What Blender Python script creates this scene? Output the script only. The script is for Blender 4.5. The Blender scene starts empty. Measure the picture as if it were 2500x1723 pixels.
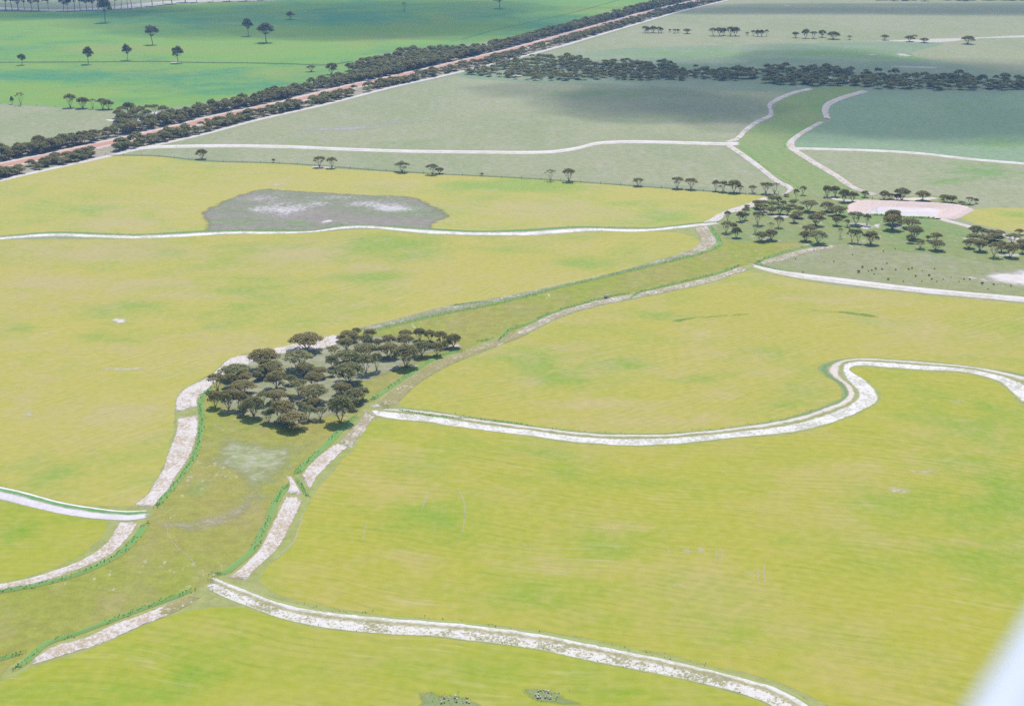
import bpy, bmesh, math, random
import numpy as np
from mathutils import Vector, noise as mnoise
from mathutils.geometry import delaunay_2d_cdt

random.seed(7)
rng = np.random.default_rng(7)
scene = bpy.context.scene
COL = scene.collection

# ------------------------------------------------------------------ camera
CAM_H = 130.0
PITCH = math.radians(18.5)
FOC = 50.0 / 36.0 * 2500.0
cam_data = bpy.data.cameras.new('camera')
cam_data.lens = 50.0
cam_data.sensor_width = 36.0
cam_data.sensor_fit = 'HORIZONTAL'
cam_data.clip_start = 0.05
cam_data.clip_end = 20000.0
cam_data.dof.use_dof = True
cam_data.dof.focus_distance = 500.0
cam_data.dof.aperture_fstop = 1.8
cam = bpy.data.objects.new('camera', cam_data)
cam.location = (0, 0, CAM_H)
cam.rotation_euler = (math.pi / 2 - PITCH, 0, 0)
COL.objects.link(cam)
scene.camera = cam

# ------------------------------------------------------------------ sky and sun
SUN_EL = math.radians(58.0)
SUN_AZ = math.radians(6.0)           # to the right of the viewing direction
SUN_DIR = Vector((math.cos(SUN_EL) * math.sin(SUN_AZ), math.cos(SUN_EL) * math.cos(SUN_AZ), math.sin(SUN_EL)))
world = bpy.data.worlds.new('World')
scene.world = world
world.use_nodes = True
wn = world.node_tree
for n in list(wn.nodes):
    wn.nodes.remove(n)
w_out = wn.nodes.new('ShaderNodeOutputWorld')
w_bg = wn.nodes.new('ShaderNodeBackground')
w_sky = wn.nodes.new('ShaderNodeTexSky')
w_sky.sky_type = 'NISHITA'
w_sky.sun_disc = False
w_sky.sun_elevation = SUN_EL
w_sky.sun_rotation = SUN_AZ
w_sky.altitude = 300
w_sky.dust_density = 0.6
w_sky.ozone_density = 2.0
w_bg.inputs['Strength'].default_value = 0.15
wn.links.new(w_sky.outputs[0], w_bg.inputs[0])
wn.links.new(w_bg.outputs[0], w_out.inputs[0])

sun_data = bpy.data.lights.new('sun', 'SUN')
sun_data.energy = 3.7
sun_data.angle = math.radians(0.5)
sun_data.color = (1.0, 0.965, 0.90)
sun = bpy.data.objects.new('sun', sun_data)
sun.rotation_euler = (-SUN_DIR).to_track_quat('-Z', 'Y').to_euler()
sun.location = (0, 300, 600)
COL.objects.link(sun)

scene.view_settings.view_transform = 'Standard'
scene.view_settings.look = 'None'
scene.view_settings.exposure = 0.42
scene.view_settings.gamma = 1.0
scene.view_settings.use_curve_mapping = False
scene.cycles.use_denoising = False
scene.cycles.max_bounces = 6
scene.cycles.transparent_max_bounces = 12
scene.cycles.volume_bounces = 0

# ------------------------------------------------------------------ pixels of the photograph to points on the ground
FWD = Vector((0, math.cos(PITCH), -math.sin(PITCH)))
UPV = Vector((0, math.sin(PITCH), math.cos(PITCH)))

def at(px, py):
    d = Vector((1, 0, 0)) * ((px - 1250) / FOC) + UPV * (-(py - 861.5) / FOC) + FWD
    t = -CAM_H / d.z
    return (d.x * t, d.y * t)

def dist(px, py):
    x, y = at(px, py)
    return math.sqrt(x * x + y * y + CAM_H * CAM_H)

K = 700.0 / 2316.0
TX = {'1': 0, '2': 600, '3': 1200, '4': 1800}
TY = {'A': 0, 'B': 400, 'C': 800, 'D': 1243}

def T(tile, *pts):
    """points read off an enlarged tile of the photograph, in photograph pixels"""
    ox, oy = TX[tile[1]], TY[tile[0]]
    return [(ox + x * K, oy + y * K) for x, y in pts]

def G(pts):
    return [at(x, y) for x, y in pts]

def catmull(pts, step=2.0, closed=False):
    P = [np.array(p, float) for p in pts]
    n = len(P)
    out = []
    segs = n if closed else n - 1
    for i in range(segs):
        if closed:
            p0, p1, p2, p3 = P[(i - 1) % n], P[i], P[(i + 1) % n], P[(i + 2) % n]
        else:
            p1, p2 = P[i], P[i + 1]
            p0 = P[i - 1] if i > 0 else 2 * p1 - p2
            p3 = P[i + 2] if i + 2 < n else 2 * p2 - p1
        L = np.linalg.norm(p2 - p1)
        k = max(1, int(L / step))
        # centripetal parameters keep the curve from looping where points are uneven
        t0 = 0.0
        t1 = t0 + max(1e-6, np.linalg.norm(p1 - p0)) ** 0.5
        t2 = t1 + max(1e-6, L) ** 0.5
        t3 = t2 + max(1e-6, np.linalg.norm(p3 - p2)) ** 0.5
        for j in range(k):
            t = t1 + (t2 - t1) * j / k
            A1 = (t1 - t) / (t1 - t0) * p0 + (t - t0) / (t1 - t0) * p1
            A2 = (t2 - t) / (t2 - t1) * p1 + (t - t1) / (t2 - t1) * p2
            A3 = (t3 - t) / (t3 - t2) * p2 + (t - t2) / (t3 - t2) * p3
            B1 = (t2 - t) / (t2 - t0) * A1 + (t - t0) / (t2 - t0) * A2
            B2 = (t3 - t) / (t3 - t1) * A2 + (t - t1) / (t3 - t1) * A3
            out.append((t2 - t) / (t2 - t1) * B1 + (t - t1) / (t2 - t1) * B2)
    if not closed:
        out.append(P[-1])
    return np.array(out)

def resample(line, n):
    line = np.asarray(line, float)
    d = np.r_[0, np.cumsum(np.linalg.norm(np.diff(line, axis=0), axis=1))]
    t = np.linspace(0, d[-1], n)
    return np.c_[np.interp(t, d, line[:, 0]), np.interp(t, d, line[:, 1])], d[-1]

def nz(x, y, s, seed=0.0):
    return mnoise.noise(Vector((x * s + seed * 17.3, y * s - seed * 9.1, seed * 3.7)))

def inside(poly, x, y):
    r = False
    n = len(poly)
    j = n - 1
    for i in range(n):
        xi, yi = poly[i]
        xj, yj = poly[j]
        if (yi > y) != (yj > y) and x < (xj - xi) * (y - yi) / (yj - yi) + xi:
            r = not r
        j = i
    return r

def inside_np(poly, X, Y):
    r = np.zeros(len(X), bool)
    P = np.asarray(poly)
    j = len(P) - 1
    for i in range(len(P)):
        xi, yi = P[i]
        xj, yj = P[j]
        if yi != yj:
            c = ((yi > Y) != (yj > Y)) & (X < (xj - xi) * (Y - yi) / (yj - yi) + xi)
            r ^= c
        j = i
    return r

# ------------------------------------------------------------------ node helper
class NT:
    def __init__(self, name):
        self.m = bpy.data.materials.new(name)
        self.m.use_nodes = True
        self.t = self.m.node_tree
        for n in list(self.t.nodes):
            self.t.nodes.remove(n)
        self.out = self.t.nodes.new('ShaderNodeOutputMaterial')
        self._pos = None

    def n(self, kind, **kw):
        nd = self.t.nodes.new(kind)
        for k, v in kw.items():
            setattr(nd, k, v)
        return nd

    def set(self, sock, v):
        if isinstance(v, bpy.types.NodeSocket):
            self.t.links.new(v, sock)
        elif isinstance(v, (tuple, list)) and len(v) == 3 and sock.type == 'RGBA':
            sock.default_value = (*v, 1)
        else:
            sock.default_value = v

    def pos(self):
        if self._pos is None:
            self._pos = self.n('ShaderNodeTexCoord').outputs['Object']
        return self._pos

    def mapped(self, scale, rot=0.0, vec=None):
        mp = self.n('ShaderNodeMapping')
        self.set(mp.inputs[0], vec or self.pos())
        mp.inputs['Rotation'].default_value = (0, 0, rot)
        mp.inputs['Scale'].default_value = scale
        return mp.outputs[0]

    def noise(self, scale, detail=3, rough=0.55, vec=None, dist=0.0):
        nd = self.n('ShaderNodeTexNoise')
        self.set(nd.inputs['Vector'], vec or self.pos())
        nd.inputs['Scale'].default_value = scale
        nd.inputs['Detail'].default_value = detail
        nd.inputs['Roughness'].default_value = rough
        nd.inputs['Distortion'].default_value = dist
        return nd.outputs[0]

    def attr(self, name, out='Fac'):
        nd = self.n('ShaderNodeAttribute', attribute_name=name)
        return nd.outputs[out]

    def math(self, op, a, b=0.0, clamp=False):
        nd = self.n('ShaderNodeMath', operation=op, use_clamp=clamp)
        self.set(nd.inputs[0], a)
        self.set(nd.inputs[1], b)
        return nd.outputs[0]

    def rng(self, v, a, b, c=0.0, d=1.0, smooth=True):
        nd = self.n('ShaderNodeMapRange')
        nd.interpolation_type = 'SMOOTHSTEP' if smooth else 'LINEAR'
        self.set(nd.inputs[0], v)
        for i, q in enumerate((a, b, c, d)):
            nd.inputs[i + 1].default_value = q
        return nd.outputs[0]

    def mix(self, f, a, b, blend='MIX'):
        nd = self.n('ShaderNodeMix', data_type='RGBA', blend_type=blend)
        self.set(nd.inputs[0], f)
        self.set(nd.inputs[6], a)
        self.set(nd.inputs[7], b)
        return nd.outputs[2]

    def ramp(self, f, stops):
        nd = self.n('ShaderNodeValToRGB')
        cr = nd.color_ramp
        while len(cr.elements) < len(stops):
            cr.elements.new(0.5)
        for e, (p, c) in zip(cr.elements, stops):
            e.position = p
            e.color = (*c, 1)
        self.set(nd.inputs[0], f)
        return nd.outputs[0]

    def bump(self, h, strength=0.5, d=0.1):
        nd = self.n('ShaderNodeBump')
        nd.inputs['Strength'].default_value = strength
        nd.inputs['Distance'].default_value = d
        self.set(nd.inputs['Height'], h)
        return nd.outputs[0]

    def finish(self, color, rough=0.95, normal=None, alpha=None, spec=0.15, trans=None):
        b = self.n('ShaderNodeBsdfPrincipled')
        self.set(b.inputs['Base Color'], color)
        self.set(b.inputs['Roughness'], rough)
        b.inputs['Specular IOR Level'].default_value = spec
        if normal is not None:
            self.set(b.inputs['Normal'], normal)
        sh = b.outputs[0]
        if trans:
            tl = self.n('ShaderNodeBsdfTranslucent')
            self.set(tl.inputs[0], trans[1])
            mx = self.n('ShaderNodeMixShader')
            mx.inputs[0].default_value = trans[0]
            self.t.links.new(sh, mx.inputs[1])
            self.t.links.new(tl.outputs[0], mx.inputs[2])
            sh = mx.outputs[0]
        if alpha is not None:
            tr = self.n('ShaderNodeBsdfTransparent')
            mx = self.n('ShaderNodeMixShader')
            self.set(mx.inputs[0], alpha)
            self.t.links.new(tr.outputs[0], mx.inputs[1])
            self.t.links.new(sh, mx.inputs[2])
            sh = mx.outputs[0]
        self.t.links.new(sh, self.out.inputs[0])
        return self.m

# ------------------------------------------------------------------ mesh helpers
def mesh_np(name, V, F, mat=None, smooth=False, attrs=None):
    """V (n,3), F (m,k) with k 3 or 4"""
    V = np.ascontiguousarray(V, np.float32)
    F = np.ascontiguousarray(F, np.int32)
    me = bpy.data.meshes.new(name)
    m, k = F.shape
    me.vertices.add(len(V))
    me.vertices.foreach_set('co', V.ravel())
    me.loops.add(m * k)
    me.loops.foreach_set('vertex_index', F.ravel())
    me.polygons.add(m)
    me.polygons.foreach_set('loop_start', np.arange(0, m * k, k, dtype=np.int32))
    me.polygons.foreach_set('loop_total', np.full(m, k, np.int32))
    if smooth:
        me.polygons.foreach_set('use_smooth', np.ones(m, bool))
    for an, av in (attrs or {}).items():
        a = me.attributes.new(an, 'FLOAT', 'POINT')
        a.data.foreach_set('value', np.ascontiguousarray(av, np.float32))
    me.update(calc_edges=True)
    if mat:
        me.materials.append(mat)
    return me

def link(name, me, parent=None, kind=None, label=None, cat=None, group=None):
    o = bpy.data.objects.new(name, me)
    COL.objects.link(o)
    if parent:
        o.parent = parent
    for k, v in (('kind', kind), ('label', label), ('category', cat), ('group', group)):
        if v:
            o[k] = v
    return o

def sheet(name, poly, z, mat, spacing=10.0, attrs=None, edge=False, rough=0.0, step=3.0, smooth_edge=True):
    """a flat region of ground bounded by a closed line (ground metres)"""
    if z < .16:
        z *= .3
    b = catmull(poly, step, True) if smooth_edge else np.array(poly, float)
    if rough:
        b = np.array([(x + rough * nz(x, y, 0.25, 1), y + rough * nz(x, y, 0.25, 2)) for x, y in b])
    lo, hi = b.min(0), b.max(0)
    xs = np.arange(lo[0] + spacing / 2, hi[0], spacing)
    ys = np.arange(lo[1] + spacing / 2, hi[1], spacing)
    X, Y = np.meshgrid(xs, ys)
    X = X.ravel() + rng.uniform(-.2, .2, X.size) * spacing
    Y = Y.ravel() + rng.uniform(-.2, .2, Y.size) * spacing
    m = inside_np(b, X, Y)
    X, Y = X[m], Y[m]
    if len(X):   # keep inner points off the border
        keep = np.ones(len(X), bool)
        for p in b[:: max(1, int(spacing / step / 3))]:
            keep &= (X - p[0]) ** 2 + (Y - p[1]) ** 2 > (spacing * .3) ** 2
        X, Y = X[keep], Y[keep]
    vs = [Vector(p) for p in b] + [Vector(p) for p in zip(X, Y)]
    nb = len(b)
    co, _, faces, *_ = delaunay_2d_cdt(vs, [], [list(range(nb))], 1, 1e-5)
    V = np.array([(c[0], c[1], z) for c in co])
    F = np.array([f for f in faces if len(f) == 3])
    # all faces up
    a = V[F[:, 1]] - V[F[:, 0]]
    c = V[F[:, 2]] - V[F[:, 0]]
    flip = (a[:, 0] * c[:, 1] - a[:, 1] * c[:, 0]) < 0
    F[flip] = F[flip][:, ::-1]
    at_ = {}
    for k, fn in (attrs or {}).items():
        at_[k] = fn(V[:, 0], V[:, 1])
    if edge:
        d = np.full(len(V), 1e9)
        bb = b[::1]
        for p in bb:
            d = np.minimum(d, (V[:, 0] - p[0]) ** 2 + (V[:, 1] - p[1]) ** 2)
        at_['edge'] = np.sqrt(d)
    return link(name, mesh_np(name, V, F, mat, attrs=at_), kind='structure')

def blobs(lst):
    """smooth patches: (px, py, half width px, half height px, strength)"""
    W = []
    for px, py, hw, hh, s in lst:
        cx, cy = at(px, py)
        rx = abs(at(px + hw, py)[0] - cx)
        ry = abs(at(px, py - hh)[1] - cy)
        W.append((cx, cy, rx, ry, s))
    def fn(x, y):
        r = np.zeros(len(x))
        for cx, cy, rx, ry, s in W:
            q = ((x - cx) / rx) ** 2 + ((y - cy) / ry) ** 2
            r = np.maximum(r, s * np.exp(-q * 1.2))
        return r
    return fn

def ribbon(name, A, B, mat, prof, nu=9, step=1.2, z0=0.03, clod=0.0, fade=(True, True), kind='structure', smooth=True, parent=None, raw=False):
    """strip of earth between two edge lines, A (u=0) and B (u=1), with a height profile across and clods"""
    z0 *= .35
    a = catmull(A if raw else G(A), step)
    b = catmull(B if raw else G(B), step)
    La = np.linalg.norm(np.diff(a, axis=0), axis=1).sum()
    Lb = np.linalg.norm(np.diff(b, axis=0), axis=1).sum()
    n = max(6, int(max(La, Lb) / step))
    a, L = resample(a, n)
    b, _ = resample(b, n)
    us = np.linspace(0, 1, nu)
    pu = [p[0] for p in prof]
    ph = [p[1] for p in prof]
    hts = np.interp(us, pu, ph)
    V = np.zeros((n * nu, 3))
    U = np.zeros(n * nu)
    S = np.zeros(n * nu)
    E = np.zeros(n * nu)
    for i in range(n):
        s = L * i / (n - 1)
        es = min(s if fade[0] else 99.0, L - s if fade[1] else 99.0)
        end = min(1.0, es / 3.0)
        for j, u in enumerate(us):
            wob = 0.035 * nz(s * .35, j * 5.1, 1.0, 4) * min(1, 4 * min(u, 1 - u) + .35)
            uu = u + wob
            x = a[i, 0] * (1 - uu) + b[i, 0] * uu
            y = a[i, 1] * (1 - uu) + b[i, 1] * uu
            z = hts[j] * (0.8 + 0.4 * nz(s * .2, u, 1, 6)) * end
            if clod and 0 < j < nu - 1:
                z += clod * (abs(nz(x, y, .9, 3)) + .6 * rng.random()) * end * min(1.0, 3.0 * min(u, 1 - u))
            k = i * nu + j
            V[k] = (x, y, z0 + max(0, z))
            U[k] = u
            S[k] = s
            E[k] = es
    i, j = np.meshgrid(np.arange(n - 1), np.arange(nu - 1), indexing='ij')
    k = (i * nu + j).ravel()
    F = np.c_[k, k + 1, k + nu + 1, k + nu]
    # face up
    p, q, r = V[F[0, 0]], V[F[0, 1]], V[F[0, 3]]
    if (q[0] - p[0]) * (r[1] - p[1]) - (q[1] - p[1]) * (r[0] - p[0]) < 0:
        F = F[:, ::-1]
    return link(name, mesh_np(name, V, F, mat, smooth=smooth, attrs={'across': U, 'along': S, 'ends': E}), parent=parent, kind=kind)

# ------------------------------------------------------------------ ground materials
SAND = (0.58, 0.52, 0.48)
PINK = (0.52, 0.43, 0.37)
SOIL = (0.34, 0.27, 0.17)
GRASS = (0.055, 0.20, 0.05)

def crop_mat(name, yellow, green, tan, rot, row=0.35, patch=0.012, dark=0.5, fine=0.17, thr=(.52, .66)):
    dark = .72
    m = NT(name)
    big = m.noise(patch, 5, .6, dist=.6)
    mid = m.noise(patch * 7, 6, .68, vec=m.mapped((.7, 1, 1), rot), dist=.4)
    lump = m.noise(.3, 6, .78)
    both = m.math('ADD', m.math('MULTIPLY', big, .55), m.math('ADD', m.math('MULTIPLY', mid, .33), m.math('MULTIPLY', lump, .12)))
    g = m.rng(m.math('ADD', both, m.math('MULTIPLY', m.attr('green'), .26)), .46, .68)
    b2 = m.noise(patch * 1.7, 6, .65, vec=m.mapped((1, 1, 1), 2.0))
    both2 = m.math('ADD', m.math('MULTIPLY', b2, .6), m.math('MULTIPLY', m.noise(.12, 6, .74), .4))
    t = m.rng(m.math('ADD', both2, m.math('MULTIPLY', m.attr('tan'), .28)), .45, .68)
    c = m.mix(g, yellow, green)
    c = m.mix(m.math('MULTIPLY', t, .8), c, tan)
    # sowing rows: long thin streaks bent with the land
    w = m.noise(.009, 2)
    vec = m.n('ShaderNodeVectorMath', operation='ADD')
    m.set(vec.inputs[0], m.mapped((1, 1, 1), rot))
    cmb = m.n('ShaderNodeCombineXYZ')
    m.set(cmb.inputs[1], m.math('MULTIPLY', w, 36.0))
    m.t.links.new(cmb.outputs[0], vec.inputs[1])
    st = m.n('ShaderNodeMapping')
    m.t.links.new(vec.outputs[0], st.inputs[0])
    st.inputs['Scale'].default_value = (.05, 1.0, 1)
    rows = m.noise(1.0, 3, .65, vec=st.outputs[0])
    spots = m.rng(m.noise(.05, 4), .36, .60, .25, 1)
    rowf = m.math('MULTIPLY', m.rng(rows, thr[0], thr[1]), m.math('MULTIPLY', spots, row * .7))
    c = m.mix(rowf, c, tuple(v * dark for v in green))
    wv = m.n('ShaderNodeTexWave', wave_type='BANDS', bands_direction='Y')
    m.t.links.new(vec.outputs[0], wv.inputs['Vector'])
    wv.inputs['Scale'].default_value = .15
    wv.inputs['Distortion'].default_value = 1.2
    wv.inputs['Detail Scale'].default_value = .6
    c = m.mix(m.math('MULTIPLY', m.rng(wv.outputs[1], .35, .9), m.math('MULTIPLY', m.rng(m.noise(.035, 4, .7), .35, .65, .15, 1), row * .5)), c, tuple(v * .8 for v in green))
    pale = m.math('MULTIPLY', m.rng(rows, .44, .34), m.math('MULTIPLY', m.rng(m.noise(.03, 3), .46, .66), .28))
    c = m.mix(pale, c, (.50, .46, .33))
    f = m.noise(1.0, 5, .8)
    c = m.mix(m.math('MULTIPLY', m.rng(f, .36, .66), fine), c, tuple(v * .5 for v in green))
    f2 = m.noise(.5, 6, .8)
    c = m.mix(m.rng(f2, .40, .66, 0, .28), c, tan)
    val = m.n('ShaderNodeHueSaturation')
    m.set(val.inputs['Color'], c)
    m.set(val.inputs['Value'], m.rng(m.noise(.5, 6, .82), .25, .75, .91, 1.08))
    return m.finish(val.outputs[0], .95, m.bump(f, .6, .12))

def plain_mat(name, a, b, c3, s=0.02, fine=.2, speck=None, rot=0.0, stretch=.5, fray=0.0):
    m = NT(name)
    n1 = m.noise(s, 5, .62, vec=m.mapped((1, stretch, 1), rot), dist=.5)
    n2 = m.noise(s * 7, 4, .65, vec=m.mapped((1, stretch, 1), rot + .4))
    c = m.mix(m.rng(n1, .36, .66), a, b)
    c = m.mix(m.math('MULTIPLY', m.rng(n2, .45, .75), .7), c, c3)
    c = m.mix(m.rng(m.math('ADD', m.math('MULTIPLY', m.attr('green'), .5), m.noise(s * 5, 5, .7)), .55, .95), c, (.165, .265, .075))
    if speck:
        n3 = m.noise(.55, 5, .72, vec=m.mapped((1, stretch, 1), rot))
        mask = m.rng(m.math('ADD', m.math('ADD', n3, m.math('MULTIPLY', m.math('SUBTRACT', m.noise(s * 2.5, 4), .5), .5)), m.math('MULTIPLY', m.attr('tan'), .26)), .62, .78)
        c = m.mix(m.math('MULTIPLY', mask, .85), c, speck)
    f = m.noise(1.6, 4, .75)
    c = m.mix(m.math('MULTIPLY', m.rng(f, .35, .75), fine), c, tuple(v * .5 for v in a))
    val = m.n('ShaderNodeHueSaturation')
    m.set(val.inputs['Color'], c)
    m.set(val.inputs['Value'], m.rng(m.noise(.30, 6, .78), .25, .75, .80, 1.16))
    al = None
    if fray:
        al = m.rng(m.math('ADD', m.math('DIVIDE', m.attr('edge'), fray), m.math('MULTIPLY', m.math('SUBTRACT', m.noise(.25, 5, .75), .5), 1.6)), .1, .8)
    return m.finish(val.outputs[0], .95, m.bump(f, .5, .1), alpha=al)

def soil_mat(name, white=.5, base=SOIL, pale=SAND, pink=PINK, grass=.3, fade=1.2, cover=1.0):
    """rough bare strip: pale clods in brown soil, weeds, frayed edges"""
    m = NT(name)
    n1 = m.noise(1.3, 6, .88, vec=m.mapped((1, .8, 1), .4))
    n2 = m.noise(.16, 5, .7)
    n3 = m.noise(.45, 4, .65)
    k = m.math('ADD', n1, m.math('MULTIPLY', m.math('SUBTRACT', n2, .5), .45))
    c = m.mix(m.rng(k, .58 - .25 * white, .70 - .25 * white), base, pale)
    c = m.mix(m.rng(n3, .5, .72, 0, .28), c, pink)
    c = m.mix(m.math('MULTIPLY', m.rng(m.noise(.22, 4, .7), .56, .66), grass), c, (.20, .22, .06))
    u = m.attr('across')
    e = m.math('MULTIPLY', u, m.math('SUBTRACT', 1.0, u))
    e = m.math('MULTIPLY', e, 6.0)
    e = m.math('MINIMUM', e, m.math('MULTIPLY', m.attr('ends'), .2))
    fr = m.math('ADD', e, m.math('MULTIPLY', m.math('SUBTRACT', m.noise(.6, 4, .7), .5), 1.3))
    al = m.math('MULTIPLY', m.rng(fr, .05, .45), cover)
    return m.finish(c, .97, m.bump(n1, .9, .15), alpha=al)

def bank_mat(name, stops, spots=.5, spotcol=(.20, .19, .07), scale=1.0):
    """earth bank: bands run along it, broken by noise"""
    m = NT(name)
    u = m.attr('across')
    wob = m.math('MULTIPLY', m.math('SUBTRACT', m.noise(.5 * scale, 4, .7), .5), .16)
    wob2 = m.math('MULTIPLY', m.math('SUBTRACT', m.noise(.06 * scale, 3, .6), .5), .20)
    uu = m.math('ADD', m.math('ADD', u, wob), wob2, clamp=True)
    c = m.ramp(uu, stops)
    n1 = m.noise(1.1 * scale, 6, .8)
    n2 = m.noise(.12 * scale, 5, .7)
    sp = m.math('MULTIPLY', m.rng(m.math('ADD', n1, m.math('MULTIPLY', m.math('SUBTRACT', n2, .5), .8)), .47, .57), spots)
    mid = m.math('MULTIPLY', m.rng(u, .30, .55), m.rng(u, .98, .86))
    c = m.mix(m.math('MULTIPLY', sp, m.math('ADD', .45, m.math('MULTIPLY', mid, .55))), c, spotcol)
    fr = m.math('ADD', m.math('MULTIPLY', m.attr('ends'), .17), m.math('MULTIPLY', m.math('SUBTRACT', m.noise(.5, 4, .7), .5), 1.2))
    e = m.math('MULTIPLY', m.math('MULTIPLY', u, m.math('SUBTRACT', 1.0, u)), 22.0)
    fr2 = m.math('ADD', e, m.math('MULTIPLY', m.math('SUBTRACT', m.noise(.8, 4, .7), .5), 1.6))
    al = m.math('MULTIPLY', m.rng(fr, .1, .4), m.rng(fr2, .0, .5))
    return m.finish(c, .97, m.bump(n1, .8, .12), alpha=al)

def patch_mat(name, col, col2, soft=2.5, noise_s=.35, amt=1.0, thr=.0):
    """bare or weedy patch with a frayed border (edge = metres from the border)"""
    m = NT(name)
    n1 = m.noise(noise_s * 3, 5, .75, vec=m.mapped((.6, 1, 1), .1))
    c = m.mix(m.rng(n1, .40, .66), col, col2)
    e = m.math('DIVIDE', m.attr('edge'), soft)
    fr = m.math('ADD', e, m.math('MULTIPLY', m.math('SUBTRACT', m.noise(noise_s, 5, .75), .5 + thr), 2.2))
    al = m.math('MULTIPLY', m.rng(fr, .1, .9), amt)
    al = m.math('MULTIPLY', al, m.rng(m.attr('edge'), 0, .6 * soft))
    return m.finish(c, .97, alpha=al)

def line_angle(p, q):
    a, b = at(*p), at(*q)
    return -math.atan2(b[1] - a[1], b[0] - a[0])

Y1 = (.41, .40, .055)
G1 = (.24, .36, .035)
T1 = (.43, .37, .15)
M_crop_m = crop_mat('crop_sown_near', (.340, .318, .032), (.205, .292, .020), (.41, .325, .11), line_angle((1300, 1540), (1700, 1600)), row=.42)
M_crop_b = crop_mat('crop_sown_front', (.312, .315, .027), (.18, .287, .017), (.38, .320, .09), line_angle((900, 1560), (1300, 1600)), row=.4)
M_crop_l = crop_mat('crop_sown_left', (.385, .335, .062), (.22, .30, .038), (.41, .325, .15), line_angle((500, 800), (900, 700)), row=.25)
M_crop_u = crop_mat('crop_sown_upper', (.395, .345, .070), (.225, .315, .044), (.42, .335, .155), line_angle((500, 420), (900, 440)), row=.3)
M_crop_r = crop_mat('crop_sown_right', (.370, .325, .050), (.21, .295, .030), (.41, .325, .135), line_angle((1700, 1000), (2100, 900)), row=.3)
M_green = crop_mat('crop_green_far', (.165, .30, .045), (.042, .205, .085), (.24, .275, .06), line_angle((100, 120), (700, 110)), row=.15, patch=.006, fine=.12, thr=(.66, .8))  # teal tone carries painted cloud shade, yellow tone the lit bands
M_stub = plain_mat('stubble_grey', (.288, .288, .155), (.248, .268, .130), (.325, .305, .205), .012, .2)
M_stub2 = plain_mat('stubble_far', (.225, .265, .150), (.185, .25, .135), (.28, .29, .19), .008, .15)
M_way = plain_mat('waterway_pasture', (.245, .270, .036), (.290, .255, .062), (.310, .260, .105), .018, .22, speck=(.55, .50, .42))
M_way_up = plain_mat('waterway_green', (.195, .265, .085), (.225, .265, .090), (.25, .26, .11), .015, .15)
M_dam_pad = plain_mat('dam_pasture', (.185, .245, .070), (.24, .25, .09), (.27, .26, .15), .02, .2, speck=(.5, .46, .42))
M_dam_low = plain_mat('dam_grey_pasture', (.26, .25, .14), (.24, .25, .10), (.32, .29, .21), .02, .2, speck=(.5, .46, .42))
M_grove = plain_mat('grove_floor', (.19, .23, .075), (.30, .27, .20), (.40, .35, .30), .06, .2, speck=(.62, .55, .50), stretch=1)
M_grey = plain_mat('scalded_pasture', (.20, .215, .12), (.26, .215, .185), (.235, .22, .15), .02, .25, speck=(.58, .52, .53), rot=line_angle((700, 520), (1000, 545)), stretch=2.2, fray=5.0)
M_verge = plain_mat('road_verge', (.26, .24, .14), (.33, .28, .21), (.45, .38, .32), .05, .2, speck=(.6, .52, .46), stretch=1)
M_base = plain_mat('open_country', (.25, .265, .155), (.22, .25, .13), (.29, .28, .19), .006, .15)

# ------------------------------------------------------------------ the ground and the paddocks
gs = 3800
base = sheet('ground', [(-gs, -900), (gs, -900), (gs, 6000), (-gs, 6000)], 0.0, M_base, spacing=400, smooth_edge=False)

def paddock(px, mat, z=0.012, spacing=9, green=(), tan=(), name='paddock', rough=.7, step=3.0, world_pts=False, edge=False):
    return sheet(name, px if world_pts else G(px), z, mat, spacing, edge=edge, attrs={'green': blobs(green), 'tan': blobs(tan)}, rough=rough, step=step)

M_margin = plain_mat('field_margin', (.275, .295, .080), (.29, .29, .10), (.31, .30, .13), .03, .2)
sheet('field_margin', G([(-300, 590), (300, 580), (900, 560), (1720, 550), (1900, 640), (2300, 690), (2800, 760), (2800, 1900), (-300, 1900)]), .004, M_margin, 12, {'green': lambda x, y: np.zeros(len(x))}, smooth_edge=False)
# grey stubble country right of the road
paddock(T('A1', (1010, 1225)) + [(305, 366), (700, 256 + 20), (1129, 182), (1300, 140), (1760, 3), (1900, -30), (2900, -30), (2900, 900), (1900, 640), (1850, 474), (1300, 437), (378, 381), (270, 379)],
        M_stub, .006, 14, green=[(1000, 345, 120, 6, .5), (1480, 230, 240, 12, .5), (1200, 380, 110, 6, .4), (2400, 420, 110, 22, .8), (2330, 440, 90, 10, .7), (2420, 350, 90, 14, .7), (2260, 395, 60, 6, .3), (900, 374, 60, 5, .4), (1600, 290, 240, 16, .35)])
# green far paddock, left of the road
paddock([(-250, 252), (0, 254), (166, 263), (272, 269), (420, 262), (560, 240), (700, 224), (850, 190), (880, 150), (960, 128), (1150, 108), (1300, 84), (1500, 28), (1600, 2), (1680, -20), (900, -16), (600, 3), (380, 12), (250, 26), (100, 29), (-60, 31), (-250, 40)],
        M_green, .012, 14, green=[(150, 190, 500, 16, .5), (700, 210, 300, 20, .5), (300, 45, 250, 12, .6), (900, 40, 500, 22, .6)], tan=[(300, 120, 260, 12, .5), (1000, 92, 300, 8, .45), (600, 130, 200, 6, .3)])  # colour patches stand in for light and shade on the swells
# grey paddock at the left road side
paddock([(-250, 250), (0, 256), (166, 265), (272, 271), (290, 290), (200, 325), (0, 375), (-250, 425)], M_stub, .018, 12, green=[(120, 285, 80, 6, .4)], tan=())
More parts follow.
